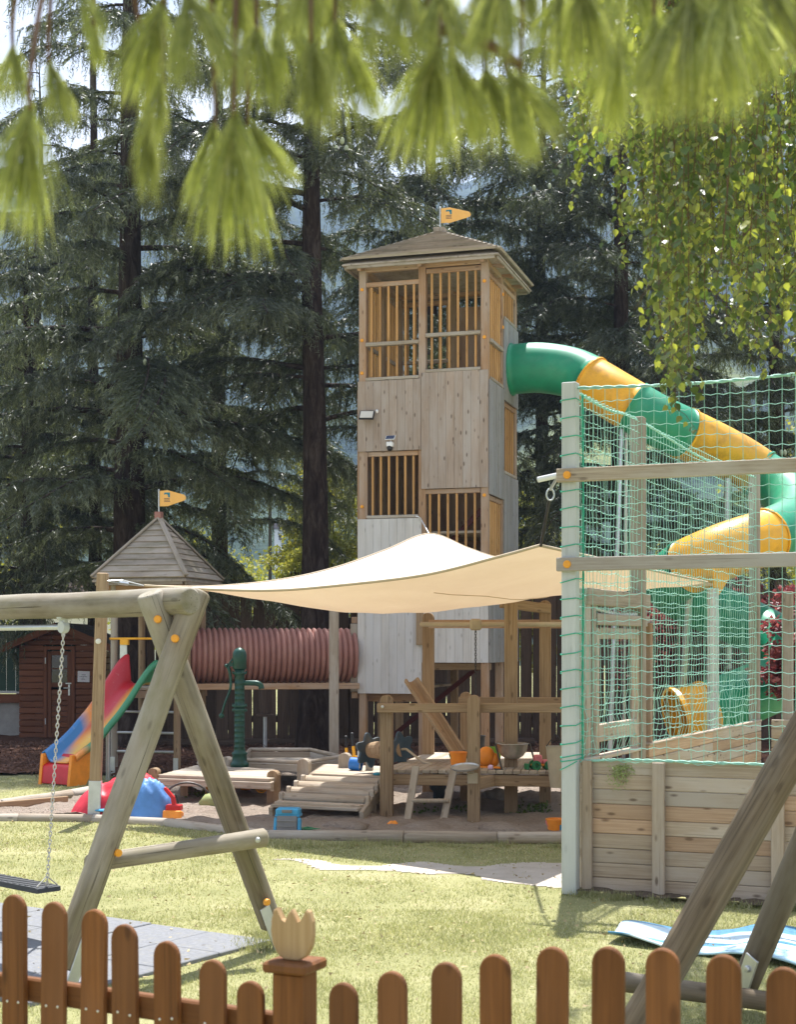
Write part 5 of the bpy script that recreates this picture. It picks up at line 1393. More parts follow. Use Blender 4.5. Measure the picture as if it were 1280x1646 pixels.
def wheel(par, c, r, w, axis_dir, tyre='black', hub=None, n=18):
    M, _ = axis(Vector(c) - Vector(axis_dir) * w / 2, Vector(c) + Vector(axis_dir) * w / 2)
    m = MB(); m.lathe([(r * .55, -w / 2), (r * .93, -w / 2), (r, -w * .3), (r, w * .3), (r * .93, w / 2), (r * .55, w / 2), (r * .55, -w / 2)], n)
    if hub:
        for k in range(n): m.box((0, 0, 0), (.012 * r / .07, .02 * r / .07, w * 1.02), Matrix.Rotation(2 * PI * k / n, 4, 'Z') @ T(r * .97, 0, 0), ch=.001)
    o = m.build('wheel', M_[tyre], par, M)
    if hub:
        h = MB(); h.lathe([(0, -w * .3), (r * .2, -w * .5), (r * .2, w * .5), (0, w * .52)], 12); h.lathe([(r * .46, -w * .4), (r * .58, -w * .45), (r * .58, w * .45), (r * .46, w * .4)], n)
        for k in range(6): h.box((0, 0, 0), (r * .36, r * .13, w * .5), Matrix.Rotation(2 * PI * k / 6, 4, 'Z') @ T(r * .33, 0, 0), ch=.001)
        h.build('rim', M_[hub], o, M)
def truck(name, label, c, yaw, s, body, cab, tyre, hub, kind):
    M = T(c) @ RZ(yaw) @ Matrix.Scale(s, 4); t = thing(name, label, 'toy vehicle', T(c) @ RZ(yaw)); SP.append(M)
    m = MB(); m.box((0, 0, .12), (.62, .2, .06), ch=.015)
    if kind == 'dump':
        m.box((.20, 0, .22), (.18, .24, .14), ch=.02); m.box((-.06, 0, .17), (.3, .22, .05)); m.box((.3, 0, .16), (.12, .24, .08), ch=.02); m.box((-.28, 0, .18), (.14, .18, .1), ch=.02)
    m.build('chassis', M_[body], t)
    if kind == 'dump':
        m = MB(); m.box((-.36, 0, .13), (.10, .12, .09)); m.bar((-.30, .07, .17), (-.46, .07, .10), .03, .04); m.bar((-.30, -.07, .17), (-.46, -.07, .10), .03, .04); m.box((-.49, 0, .09), (.05, .26, .14), ch=.01); m.build('shovel', M_[body], t)
        m = MB(); m.box((.05, 0, .24), (.10, .2, .14), ch=.02); m.build('cab', M_[cab], t)
        ws = ((.22, .14), (-.2, .14))
    else:
        m = MB(); m.box((-.12, 0, .27), (.2, .2, .24), ch=.03); m.box((.14, 0, .20), (.28, .2, .12), ch=.03); m.build('cab', M_[cab], t)
        m = MB(); m.box((.26, 0, .15), (.06, .2, .1)); m.build('grille', M_['toyorange'], t)
        m = MB(); m.bar((-.2, .05, .14), (-.4, .05, .12), .04, .04); m.box((-.43, 0, .08), (.08, .26, .16), RY(0), ch=.02); m.build('shovel', M_['dkgreen'], t)
        ws = ((.16, .12), (-.2, .12))
    for x, r in ws:
        for y in (-.13, .13): wheel(t, (x, y, r * .95), r, .085, (0, 1, 0), tyre, hub)
    SP.pop()
g = G(385, 1285); truck('toy_truck', 'yellow toy loader with chunky grey tyres half hidden under the sand table', Vector((P(393, 1283, 18.3).x, 18.3, .02)), 6, .92, 'toyyellow', 'toyyellow', 'smoke', 'toyyellow', 'dump')
truck('toy_truck', 'small red and pink toy tractor on the right end of the deck', on_deck(872, 16.0), 12, .40, 'toyorange', 'pink', 'dkgreen', 'dkgreen', 'tractor')
for px, d, mat, nm, lb, r in ((789, 15.95, 'lilac', 'sand_mould', 'tiny lilac sand mould at the front edge of the deck', (.03, .03, .028)), (800, 16.0, 'toyorange', 'sand_mould', 'flat orange fish shaped sand mould beside the lilac mould', (.055, .03, .016))):
    p = on_deck(px, d); blob(nm, lb, 'sand mould', p + Z * r[2] * .9, r, mat, I4, px)
p = P(607, 1250, 16.9); p.z = .40; blob('teal_dish', 'flat teal plastic dish on the ramp deck beside the post', 'dish', p + Z * .012, (.055, .05, .022), 'teal', I4, 3, .05)
blob('sand_mould', 'orange crab shaped mould lying in the sand in front of the platform', 'sand mould', G(632, 1331) + Z * .045, (.055, .035, .03), 'toyorange', I4, 5, .5)
blob('turtle_shell', 'mossy green and tan shell shaped sandbox toy half buried under the table', 'sand toy', G(342, 1300) + Z * .07, (.17, .12, .11), 'greenpad', RY(-12), 8, .18)
blob('field_stone', 'small grey stone lying on the sand table', 'stone', P(333, 1238, 18.2) + Z * .0, (.10, .08, .05), 'stone', I4, 2, .3)
blob('field_stone', 'rounded pale stone on the table behind the other stone', 'stone', P(328, 1226, 18.5), (.085, .08, .07), 'stone', I4, 12, .25)
blob('field_stone', 'brown lumpy stone lying in the sand under the play platform', 'stone', G(798, 1290) + Z * .06, (.15, .12, .10), 'stone', I4, 22, .35)
blob('sand_heap', 'long low ridge of pale sand left of the table legs', 'sand heap', G(285, 1281) + Z * .03, (.34, .12, .10), 'sand', I4, 31, .3)
def hoop():
    g = G(300, 1300); t = thing('hoop', 'rusty half buried metal hoop under the sand table', 'hoop', T(g)); m = MB()
    m.tube([g + Vector((.30 * math.cos(a), .05 * math.cos(a), .30 * math.sin(a))) for a in [PI * k / 24 for k in range(-2, 24)]][6:], .012, 6)
    m.build('ring', M_['darkmetal'], t); 
hoop()
def crate():
    c = G(462, 1345); t = thing('toy_basket', 'blue and grey plastic toy dump body tipped up against the sandpit edge', 'sand toy', T(c)); SP.append(T(c) @ RZ(-6))
    m = MB(); m.box((0, .06, .24), (.235, .16, .075), RX(0), ch=.025); m.box((0, .07, .205), (.245, .17, .02)); m.build('top_tray', M_['toycyan'], t)
    m = MB(); m.box((0, .0, .10), (.20, .14, .20), RX(-14), ch=.01)
    for z in (.06, .11, .16): m.box((0, -.085 + (z - .1) * .25, z), (.19, .01, .012))
    m.build('grey_body', M_['smoke'], t)
    m = MB(); m.bar((-.12, -.02, .0), (-.115, .03, .18), .03, .08, ref=(1, 0, 0)); m.bar((.12, -.02, .0), (.115, .03, .18), .03, .08, ref=(1, 0, 0)); m.build('side_rail', M_['toycyan'], t)
    m = MB(); m.box((0, -.025, .25), (.10, .012, .03)); m.build('slot', M_['smoke'], t); SP.pop()
crate()
def shovels():
    a, b = G(492, 1340) + Z * .05, G(572, 1346) + Z * .035; t = thing('toy_shovel', 'green plastic childrens shovel lying flat in the sand near the edging', 'shovel', T(a)); u = (b - a).normalized(); w = Vector((-u.y, u.x, 0))
    m = MB(); m.tube([a + u * .10, a + u * .32, b], .016, 8); m.build('shaft', M_['dkgreen'], t)
    m = MB(); m.tube([a + u * .10 + Vector((0, 0, .0)), a + u * .04 + w * .05, a - u * .02 + w * .05, a - u * .02 - w * .05, a + u * .04 - w * .05, a + u * .10], .015, 8); m.build('grip', M_['dkgreen'], t)
    V, F = platev([(-.07, 0), (.07, 0), (.075, .14), (.03, .19), (-.03, .19), (-.075, .14)], .012); Mx = Matrix((w, Vector((0, 0, 1)), u)).transposed().to_4x4(); Mx.translation = b; mesh_obj('blade', V, F, M_['dkgreen'], t, Mx)
    for k, (p0, p1, lb) in enumerate((((558, 1245, 18.6), (556, 1185, 18.7), 'yellow shafted garden shovel leaning behind the ramp deck, left of a similar one'), ((571, 1245, 18.5), (566, 1180, 18.6), 'yellow shafted rake with black grip standing next to the blue bucket'))):
        a, b = P(*p0), P(*p1); a.z = .37; t = thing('garden_shovel', lb, 'shovel', T(a)); m = MB(); m.cyl(a, a.lerp(b, .62), .019, n=10); m.build('shaft', M_['toyyellow'], t)
        m = MB(); m.cyl(a.lerp(b, .62), b, .02 if k else .012, n=10); m.ball(b, .022); m.build('grip', M_['black'], t)
        m = MB(); m.box(a.lerp(b, .3), (.10, .03, .025)); m.build('collar', M_['toyyellow'], t)
shovels()
def excavator():
    c = G(279, 1322); t = thing('toy_excavator', 'orange and red toy digger with raised arm at the sandpit edge', 'toy vehicle', T(c)); SP.append(T(c) @ RZ(-8))
    m = MB(); m.box((0, -.04, .06), (.20, .12, .11), RX(-14), ch=.012); m.build('orange_cover', M_['toyorange'], t)
    m = MB(); m.box((0, .02, .155), (.16, .12, .065), ch=.01); m.build('cabin', M_['toyred'], t)
    m = MB(); m.bar((.01, .0, .16), (-.01, .0, .27), .04, .05, ref=(1, 0, 0)); m.bar((-.005, .0, .26), (-.085, .0, .35), .035, .05, ref=(1, 0, .3)); m.ball((-.09, 0, .355), .02); m.build('arm', M_['toyred'], t)
    m = MB(); m.bar((.02, .0, .30), (.055, .0, .20), .012, .02, ref=(1, 0, 0)); m.build('ram', M_['black'], t)
    for x in (-.10, .11): wheel(t, (x, .0, .035), .035, .03, (1, 0, 0))
    SP.pop()
excavator()
def tarp(name, label, cat, c, size, mat, yaw, seed, lean=0):
    nx, ny = 46, 30; V = []; F = []
    for j in range(ny + 1):
        for i in range(nx + 1):
            u, v = i / nx * 2 - 1, j / ny * 2 - 1; r = (abs(u) ** 2.6 + abs(v) ** 2.6)
            h = max(0, 1 - r) ** .72 * (1 + lean * u)
            f = mnoise.noise(Vector((u * 1.1 + seed, v * 1.1, 0))); cr = min(1, 2.2 * abs(mnoise.noise(Vector((u * 1.9 + v * 1.4 + seed, v * 1.1 - u * .6, 4))))) 
            k = 1 + .12 * f; wr = 1 - 2 * abs(mnoise.noise(Vector((u * 2.6 + seed, v * 4.2 + u * 2, 8)))); V.append((u * size[0] * k, v * size[1] * k, max(.0, .17 * size[2] * wr * h +  size[2] * h * (1 + .25 * f + .1 * u) - .09 * size[2] * (1 - cr) ** 2 * h)))
    for j in range(ny):
        for i in range(nx):
            q = j * (nx + 1) + i
            if max(V[q][2], V[q + 1][2], V[q + nx + 1][2], V[q + nx + 2][2]) > 0: F.append((q, q + 1, q + nx + 2, q + nx + 1))
    return tag(mesh_obj(name, V, F, M_[mat], None, T(c) @ RZ(yaw), True), label, cat)
tarp('bean_bag', 'red cloth bean bag slumped in the sandpit behind the sail post', 'bean bag', P(178, 1318, 15.75) * 1 - Z * P(178, 1318, 15.75).z + Vector((0, .58, .03)), (.56, .42, .35), 'redcloth', -4, 3, .2)
tarp('bean_bag', 'crumpled light blue cloth bag beside the red one', 'bean bag', Vector((P(236, 1320, 15.6).x, 16.0, .03)), (.27, .30, .34), 'bluecloth', 10, 9, -.35)
blob('toy_pad', 'small flat pale blue pad between the bean bags and the edging', 'pad', G(170, 1321) + Z * .11 + Vector((0, .1, 0)), (.14, .06, .018), 'toycyan', I4, 3, .05)

for px, py, r, lb, sd in ((690, 1338, (.42, .22, .085), 'low sand mound in front of the ladder', 41), (812, 1342, (.46, .20, .10), 'sand mound near the edging right of the front post', 42), (560, 1334, (.36, .20, .07), 'trampled sand mound in front of the ramp foot', 43), (640, 1268, (.5, .3, .12), 'pale sand heap behind the front post under the deck', 44)):
    blob('sand_heap', lb, 'sand heap', G(px, py) + Z * .03, r, 'sand', RZ(sd * 7), sd, .35)

# ------------------------------------------------------------------ vegetation
def nrm(a): return a / (np.linalg.norm(a, axis=-1, keepdims=True) + 1e-9)
def blades(base, dirs, length, width, rng, bend=None):
    n = len(base); side = nrm(np.cross(dirs, rng.normal(size=(n, 3))))
    tip = base + dirs * length[:, None]
    if bend is not None: tip = tip + bend
    w = (width if hasattr(width, '__len__') else np.full(n, width))[:, None] * .5
    return np.stack([base - side * w, base + side * w, tip], 1)
def trunk_shape(mb, base, h, r, seed, lean=(0, 0), n=14, flare=1.35):
    pts = []; rs = []; m = 22
    for i in range(m + 1):
        f = i / m; z = h * f
        pts.append(Vector((base[0] + lean[0] * f + .10 * mnoise.noise(Vector((seed, f * 3, 0))) * min(1, f * 3), base[1] + lean[1] * f, base[2] + z - .08)))
        rs.append(r * ((1 - f) ** .8 * .97 + .03) * (1 + (flare - 1) * math.exp(-z / .35)))
    V, F = tubev(pts, rs, n, False)
    V2 = []
    for k, v in enumerate(V):
        c = pts[k // n]; d = v - c; a = math.atan2(d.y, d.x)
        V2.append(c + d * (1 + .09 * mnoise.noise(Vector((math.cos(a) * 1.5, math.sin(a) * 1.5, v.z * .7 + seed))) + .05 * mnoise.noise(Vector((math.cos(a) * 4, math.sin(a) * 4, v.z * 2 + seed)))))
    mb.add(V2, F)
    return pts
CONES = []
MT_INV = MT.inverted()
def cedar(label, px, d, H, r, z0, z1, nb, Lmax, seed, mat='cedar', lean=(0, 0), extra=(), dens=1.0, name='cedar_tree', zvis=15.5, group=None):
    rng = np.random.default_rng(seed); rnd = random.Random(seed)
    x = (px - CX) / FPX * d; base = (x, d, 0)
    t = thing(name, label, 'tree', T(x, d, 0), group)
    mb = MB(); tp = trunk_shape(mb, base, H, r, seed, lean)
    B, D, Ln, Wd, Ti = [], [], [], [], []
    specs = [(z0 + (min(z1, zvis) - z0) * (i + rnd.random()) / nb, i * 137.5 + rnd.uniform(-25, 25), None) for i in range(nb)] + list(extra)
    for z, az, L in specs:
        f = z / H; c = tp[min(22, int(f * 22))]; a = R(az)
        L = L or Lmax * (1 - .62 * (z - z0) / max(1, H - z0)) * rnd.uniform(.62, 1.12)
        up = rnd.uniform(.10, .34); dr = rnd.uniform(.34, .58); cu = rnd.uniform(-.35, .35)
        m = 13; pts = []
        for k in range(m + 1):
            s = k / m; aa = a + cu * s * s
            pts.append(Vector((c.x + math.cos(aa) * L * s, c.y + math.sin(aa) * L * s, z + L * (up * s - dr * s ** 2.3) + .05 * mnoise.noise(Vector((s * 5, seed, z))))))
        loc = [MT_INV @ p for p in pts]
        if any(-.9 < q.x < 2.9 and -.9 < q.y < 2.9 and q.z < 9.2 for q in loc): continue
        mb.tube(pts, [max(.008, r * .19 * (L / Lmax) * (1 - .93 * k / m)) for k in range(m + 1)], 6, False)
        pa = np.array([list(p) for p in pts]); CONES.append((pts, seed))
        ns = max(6, int(L / .082 * dens))
        for j in range(ns):
            s = .10 + .90 * (j + rnd.random()) / ns; q = s * m; k = min(m - 1, int(q)); p = pa[k] + (pa[k + 1] - pa[k]) * (q - k)
            td = nrm(pa[k + 1] - pa[k]); sd = 1 if j % 2 else -1
            l = L * .40 * min(1, .35 + 1.5 * (s - .15)) * (1.10 - .80 * s) * rnd.uniform(.6, 1.15); l = max(l, .22)
            hz = nrm(np.array([-td[1], td[0], 0.0])); ang = R(rnd.uniform(38, 72)); dv = nrm(td * math.cos(ang) + hz * sd * math.sin(ang) + np.array([0, 0, rnd.uniform(-.05, .14)]))
            mm = max(3, int(l / .065)); ss = (np.arange(mm) + .5) / mm
            pp = p + dv * (l * ss)[:, None] + np.array([0, 0, -1.0]) * (l * rnd.uniform(.22, .5) * ss ** 2)[:, None]
            dd = nrm(dv + np.array([0, 0, -1.0]) * (rnd.uniform(.3, .9) * ss)[:, None])
            K = 7
            bp = np.repeat(pp, K, 0) + rng.normal(0, .022, (mm * K, 3)); bd = np.repeat(dd, K, 0)
            lat = rng.normal(0, .55, (mm * K, 3)); lat[:, 2] = -np.abs(lat[:, 2]) * .9
            bd = nrm(bd * .8 + lat)
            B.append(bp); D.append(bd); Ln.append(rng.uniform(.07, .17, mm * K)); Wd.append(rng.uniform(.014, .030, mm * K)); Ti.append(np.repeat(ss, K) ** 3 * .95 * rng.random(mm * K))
            # hanging sprigs
            nh = rng.integers(2, 5)
            for _ in range(nh):
                i0 = rng.integers(0, mm); hl = rng.uniform(.16, .48); kk = 11; sp = np.linspace(0, 1, kk)
                hp = pp[i0] + np.array([0, 0, -hl]) * sp[:, None] + dd[i0] * (.10 * sp)[:, None]
                hd = nrm(np.array([0, 0, -.8]) + dd[i0] * .3 + rng.normal(0, .55, (kk, 3)))
                B.append(hp); D.append(hd); Ln.append(rng.uniform(.05, .11, kk)); Wd.append(np.full(kk, .018)); Ti.append(sp * .75 * rng.random(kk))
    mb.build('trunk', M_['bark'], t, smooth=True)
    B = np.concatenate(B); D = np.concatenate(D); A = blades(B, D, np.concatenate(Ln), np.concatenate(Wd), rng)
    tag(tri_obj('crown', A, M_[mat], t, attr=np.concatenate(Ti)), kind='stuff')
    return t
def cones():
    pass
NTREE = 0
T1 = cedar('thick trunked dark cedar behind the small play tower', 208, 27.0, 18.5, .34, 3.0, 18, 62, 4.2, 21, extra=[(6.6, -60, 4.2), (5.6, -15, 4.6), (8.3, -40, 4.0), (4.7, -100, 3.4), (9.3, -120, 3.4), (7.4, -140, 4.0), (6.0, 200, 4.0)])
T2 = cedar('tall cedar whose dark trunk rises between the small roof and tall tower', 505, 25.6, 18, .27, 5.6, 17.5, 54, 3.9, 33, extra=[(9.6, 195, 4.0), (9.3, -150, 3.6), (7.6, 200, 4.6), (8.1, -30, 2.2), (6.6, 170, 3.6), (10.6, 215, 3.2), (9.0, -80, 2.4), (10.4, -100, 2.2), (7.8, -120, 2.6)])
T3 = cedar('slim cedar standing directly behind the tall tower roof', 695, 32.0, 22, .22, 5.5, 19, 50, 4.6, 47, 'cedar2')
T4 = cedar('cedar behind the tube slide with a straight bare trunk', 998, 31.0, 21, .24, 3.4, 18.5, 56, 4.8, 59, 'cedar2', extra=[(5.6, 190, 4.2), (4.4, 200, 3.6), (7.2, -60, 4), (6.4, -110, 3), (8.0, -80, 3)])
T5 = cedar('thin trunked cedar at upper left with a gap of sky beside it', 150, 33.0, 21, .17, 6.5, 20, 24, 3.4, 61, 'cedar2', zvis=17)
T6 = cedar('bushy blue green cedar at the far left edge behind the shed', 45, 31.8, 11.2, .26, 2.9, 10.9, 56, 4.5, 73, zvis=11, extra=[(4.2, -70, 4.0), (5.4, -40, 4.0), (6.6, -90, 4.2)])
T7 = cedar('cedar at the far right behind the birch leaves', 1250, 34.0, 21, .24, 3.6, 18, 44, 4.8, 83, 'cedar2')
T8 = cedar('dense dark cedar in the gap right of the tall tower', 872, 35.0, 20, .2, 7.2, 17.5, 50, 4.4, 97, 'cedar2')
T9 = cedar('distant cedar filling the space between the two left trunks', 352, 34.0, 20, .22, 4.4, 18, 46, 4.6, 101, 'cedar2')
T10 = cedar('dark cedar filling the far left behind the shed, below the sky gap', 62, 38.0, 17, .2, 4.5, 16.5, 44, 5.0, 113, 'cedar2', zvis=17)
def cone_parts():
    m = MB(); m.ball((0, 0, 0), (.036, .036, .058), 10); me = bpy.data.meshes.new('cone'); me.from_pydata([tuple(v) for v in m.v], [], m.f); me.materials.append(plain('cone_green', (.40, .44, .30), .6)); me.polygons.foreach_set("use_smooth", [True] * len(me.polygons))
    rr = random.Random(5)
    for t, seed in ((T1, 21), (T2, 33), (T3, 47), (T4, 59)):
        c = [p for p, s in CONES if s == seed]; k = 0
        while k < 16:
            p = rr.choice(c); i = rr.randrange(6, 12)
            if p[i].z > 4.5 and p[i].y < p[0].y + .5:
                for _ in range(rr.randint(1, 3)): share('cone', me, t, T(p[i] + Vector((rr.uniform(-.25, .25), rr.uniform(-.2, .2), .07)))); k += 1
cone_parts()

def broadleaf(label, c, R_, H, h0, n, seed, mat='bush', leaf=.085, name='broadleaf_tree', clumps=60, trunk_r=.12):
    rng = np.random.default_rng(seed); t = thing(name, label, 'tree' if 'tree' in name else 'shrub', T(c[0], c[1], 0))
    mb = MB(); tp = trunk_shape(mb, (c[0], c[1], 0), H * .85, trunk_r, seed)
    cc = rng.normal(size=(clumps, 3)); cc = nrm(cc) * (rng.random((clumps, 1)) ** .4) * np.array([R_, R_, (H - h0) / 2]) * .85 + np.array([c[0], c[1], (H + h0) / 2])
    for i in range(0, clumps, 2): mb.tube([Vector((c[0], c[1], h0 * .7 + (H - h0) * .25 * rng.random())), Vector(cc[i]) * .5 + Vector((c[0], c[1], cc[i][2] - .2)) * .5, Vector(cc[i])], [trunk_r * .3, trunk_r * .15, .01], 5, False)
    mb.build('trunk', M_['bark'], t, smooth=True)
    k = rng.integers(0, clumps, n); cr = R_ * .30
    o = nrm(rng.normal(size=(n, 3))) * (rng.random((n, 1)) ** .45) * cr * np.array([1, 1, .62]); p = cc[k] + o
    d = nrm(o * np.array([1, 1, .4]) / cr + rng.normal(0, .5, (n, 3)) + np.array([0, 0, -.25])); u = nrm(np.cross(d, rng.normal(size=(n, 3)))); L = rng.uniform(.7, 1.3, n)[:, None] * leaf
    a = p; b = p + d * L; s = u * L * .33; mid = p + d * L * .45
    A = np.concatenate([np.stack([a, mid - s, b], 1), np.stack([a, b, mid + s], 1)]); at = rng.random(n) ** 4 * .7
    tag(tri_obj('crown', A, M_[mat], t, attr=np.concatenate([at, at])), kind='stuff'); return t
broadleaf('sunlit yellow green tree left of the tower behind the palisade', (P(528, 900, 42).x, 42.0), 2.0, 7.9, .9, 26000, 5, leaf=.11)
broadleaf('small sunlit shrub left of the dark cedar trunk', (P(474, 900, 40).x, 40.0), .8, 5.0, .7, 9000, 6, name='tall_shrub')
broadleaf('sunlit yellow green tree right of the tower beside the net post', (P(868, 900, 44).x, 44.0), 1.5, 6.7, .8, 18000, 7, leaf=.11)
broadleaf('pale round tree far behind the lower tube slide', (P(1085, 880, 52).x, 52.0), 2.0, 6.2, 1.5, 7000, 8, leaf=.14)
broadleaf('dark red leaved maple growing behind the ball court', (P(1150, 1000, 23.7).x, 23.7), 1.7, 3.0, .8, 26000, 9, 'maple', .075, 'red_maple_tree', 46, .06)
broadleaf('red leaved maple with bright tips at the right edge of the court', (P(1278, 1010, 19.2).x, 19.2), .62, 2.75, 1.0, 5000, 10, 'maple', .07, 'red_maple_tree', 26, .05)
for i, (px, d, r_, h, lb) in enumerate(((-60, 46, 3.4, 9, 'big leafy tree beyond the green fence at far left'), (330, 55, 4, 6.5, 'leafy tree far behind the small tower roof'), (720, 58, 4.2, 8, 'leafy tree far behind the tall tower'), (1330, 50, 4, 10, 'leafy tree beyond the court at far right'))):
    broadleaf(lb, (P(px, 900, d).x, d), r_, h, 1.0, 9000, 20 + i, leaf=.16)

# ---- weeping birch hanging in from the upper right
def birch():
    rng = np.random.default_rng(3); rnd = random.Random(3); bx, by = 5.6, 8.4
    t = thing('birch_tree', 'weeping birch whose leafy twigs hang down over the court net', 'tree', T(bx, by, 0))
    mb = MB(); tp = trunk_shape(mb, (bx, by, 0), 11, .16, 4); mb.build('trunk', M_['birchbark'], t, smooth=True)
    lim = MB(); tw = MB(); leaves = []
    bot = [(925, 300), (960, 290), (1000, 400), (1040, 430), (1070, 590), (1092, 680), (1110, 590), (1130, 500), (1165, 540), (1200, 560), (1232, 600), (1260, 560), (1300, 600), (1500, 640)]
    def bottom(px): return np.interp(px, [b[0] for b in bot], [b[1] for b in bot])
    arms = []
    for d in (5.2, 6.4, 7.6, 8.8, 10.0):
        a = P(940 + 30 * (d - 5), -330, d); e = [tp[int(9 + d)], Vector((bx - .9, by + (d - by) * .5, 6.2 + .25 * (d - 5))), Vector(((bx - .9 + a.x) / 2, (d + by) / 2 * .4 + d * .6, a.z + 1.0)), a + Vector((.3, 0, .3)), a]
        ln = bez(e, 8); lim.tube(ln, [.06 * (1 - .9 * k / (len(ln) - 1)) for k in range(len(ln))], 6, False); arms.append((d, ln))
    n = 220
    for i in range(n):
        px = rnd.choice((rnd.uniform(925, 1110), rnd.uniform(1040, 1450), rnd.uniform(1100, 1330))); d = rnd.uniform(5.6, 11.0)
        yb = bottom(px) * rnd.choice((rnd.uniform(.35, .75), rnd.uniform(.6, .9), rnd.uniform(.85, 1.0))); 
        if px < 1040: yb *= rnd.uniform(.6, 1)
        if i < 2 * len(bot) - 2: px = bot[i // 2][0] + rnd.uniform(-6, 6); yb = bottom(px) * (1 if i % 2 else .93); d = rnd.uniform(7, 10)
        e = P(px, yb, d); top = min(arms, key=lambda q: abs(q[0] - d))[1]; s = min(top, key=lambda q: abs(q.x - e.x - .1)); m = 9
        h = max(.3, s.z - e.z); sw = rnd.uniform(-.12, .12); mid = e + Vector((sw, rnd.uniform(-.1, .1), h * .45)); hi = e.lerp(s, .85); hi.z = s.z - h * .06
        ln = bez([s, hi, mid, e + Vector((sw * .4, 0, .18)), e], 7); tw.tube(ln, [.0032 - .0019 * k / (len(ln) - 1) for k in range(len(ln))], 4, False)
        L = 0; nxt = .25
        for a, b in zip(ln, ln[1:]):
            l = (b - a).length
            while nxt < L + l:
                p = a.lerp(b, (nxt - L) / l); leaves.append((p, rnd.uniform(0, 2 * PI), rnd.uniform(.028, .056), rnd)); nxt += rnd.uniform(.012, .045)
                if rnd.random() < .16:      # short side twig
                    az = rnd.uniform(0, 2 * PI); q = p + Vector((math.cos(az) * .12, math.sin(az) * .12, -.10)); tw.tube([p, p.lerp(q, .5) + Vector((0, 0, .02)), q], .0013, 3, False)
                    for f in (.3, .6, .85, 1): leaves.append((p.lerp(q, f), rnd.uniform(0, 2 * PI), rnd.uniform(.026, .050), rnd))
            L += l
    lim.build('limb', M_['birchbark'], t, smooth=True); tag(tw.build('twig', M_['twig'], t), kind='stuff')
    prof = [(0, 0), (.17, .36), (.33, .40), (.55, .33), (.78, .16), (1, 0)]
    V = [(0, 0, 0)]; 
    V = [(-w, .0 + .10 * abs(w), -y) for y, w in prof[1:-1]] + [(w, .0 + .10 * abs(w), -y) for y, w in prof[1:-1]] + [(0, 0, 0), (0, 0, -1)] + [(0, .02, -y) for y, w in prof[1:-1]]
    q = 4; F = [(8, 0, 10), (8, 10, 4)]
    for k in range(3): F += [(k, k + 1, 11 + k), (k, 11 + k, 10 + k), (4 + k, 10 + k, 11 + k), (4 + k, 11 + k, 5 + k)]
    F += [(3, 9, 13), (7, 13, 9)]
    me = bpy.data.meshes.new('leaf'); me.from_pydata(V, [], F); me.materials.append(M_['birch'])
    vis = [l for l in leaves if abs((l[0].x / l[0].y * FPX)) < 660 and CAMH + 1050 / FPX * l[0].y > l[0].z]
    vis.sort(key=lambda l: l[0].y / l[2]); big = vis[:300]; ids = set(map(id, big)); rest = [l for l in leaves if id(l) not in ids]
    def mat_of(l):
        p, az, s, _ = l; return T(p) @ Matrix.Rotation(az, 4, 'Z') @ Matrix.Rotation(rnd.uniform(.1, .9), 4, 'X') @ Matrix.Rotation(rnd.gauss(0, .35), 4, 'Y') @ T(0, 0, -.008) @ Matrix.Scale(s, 4)
    for l in big: share('leaf', me, t, mat_of(l))
    Va = np.array([list(v) for v in V]); tri = np.array([(8, 2, 1), (8, 1, 0), (8, 9, 2), (8, 4, 5), (8, 5, 6), (8, 6, 9), (2, 9, 3), (7, 9, 6)]); F = tri; A = []
    for l in rest:
        M = np.array(mat_of(l)); v = Va @ M[:3, :3].T + M[:3, 3]; A.append(v[tri])
    at = np.repeat(rng.random(len(rest)) ** 2.2, len(F))
    tag(tri_obj('leaves', np.concatenate(A), M_['birch'], t, attr=at), kind='stuff')
birch()

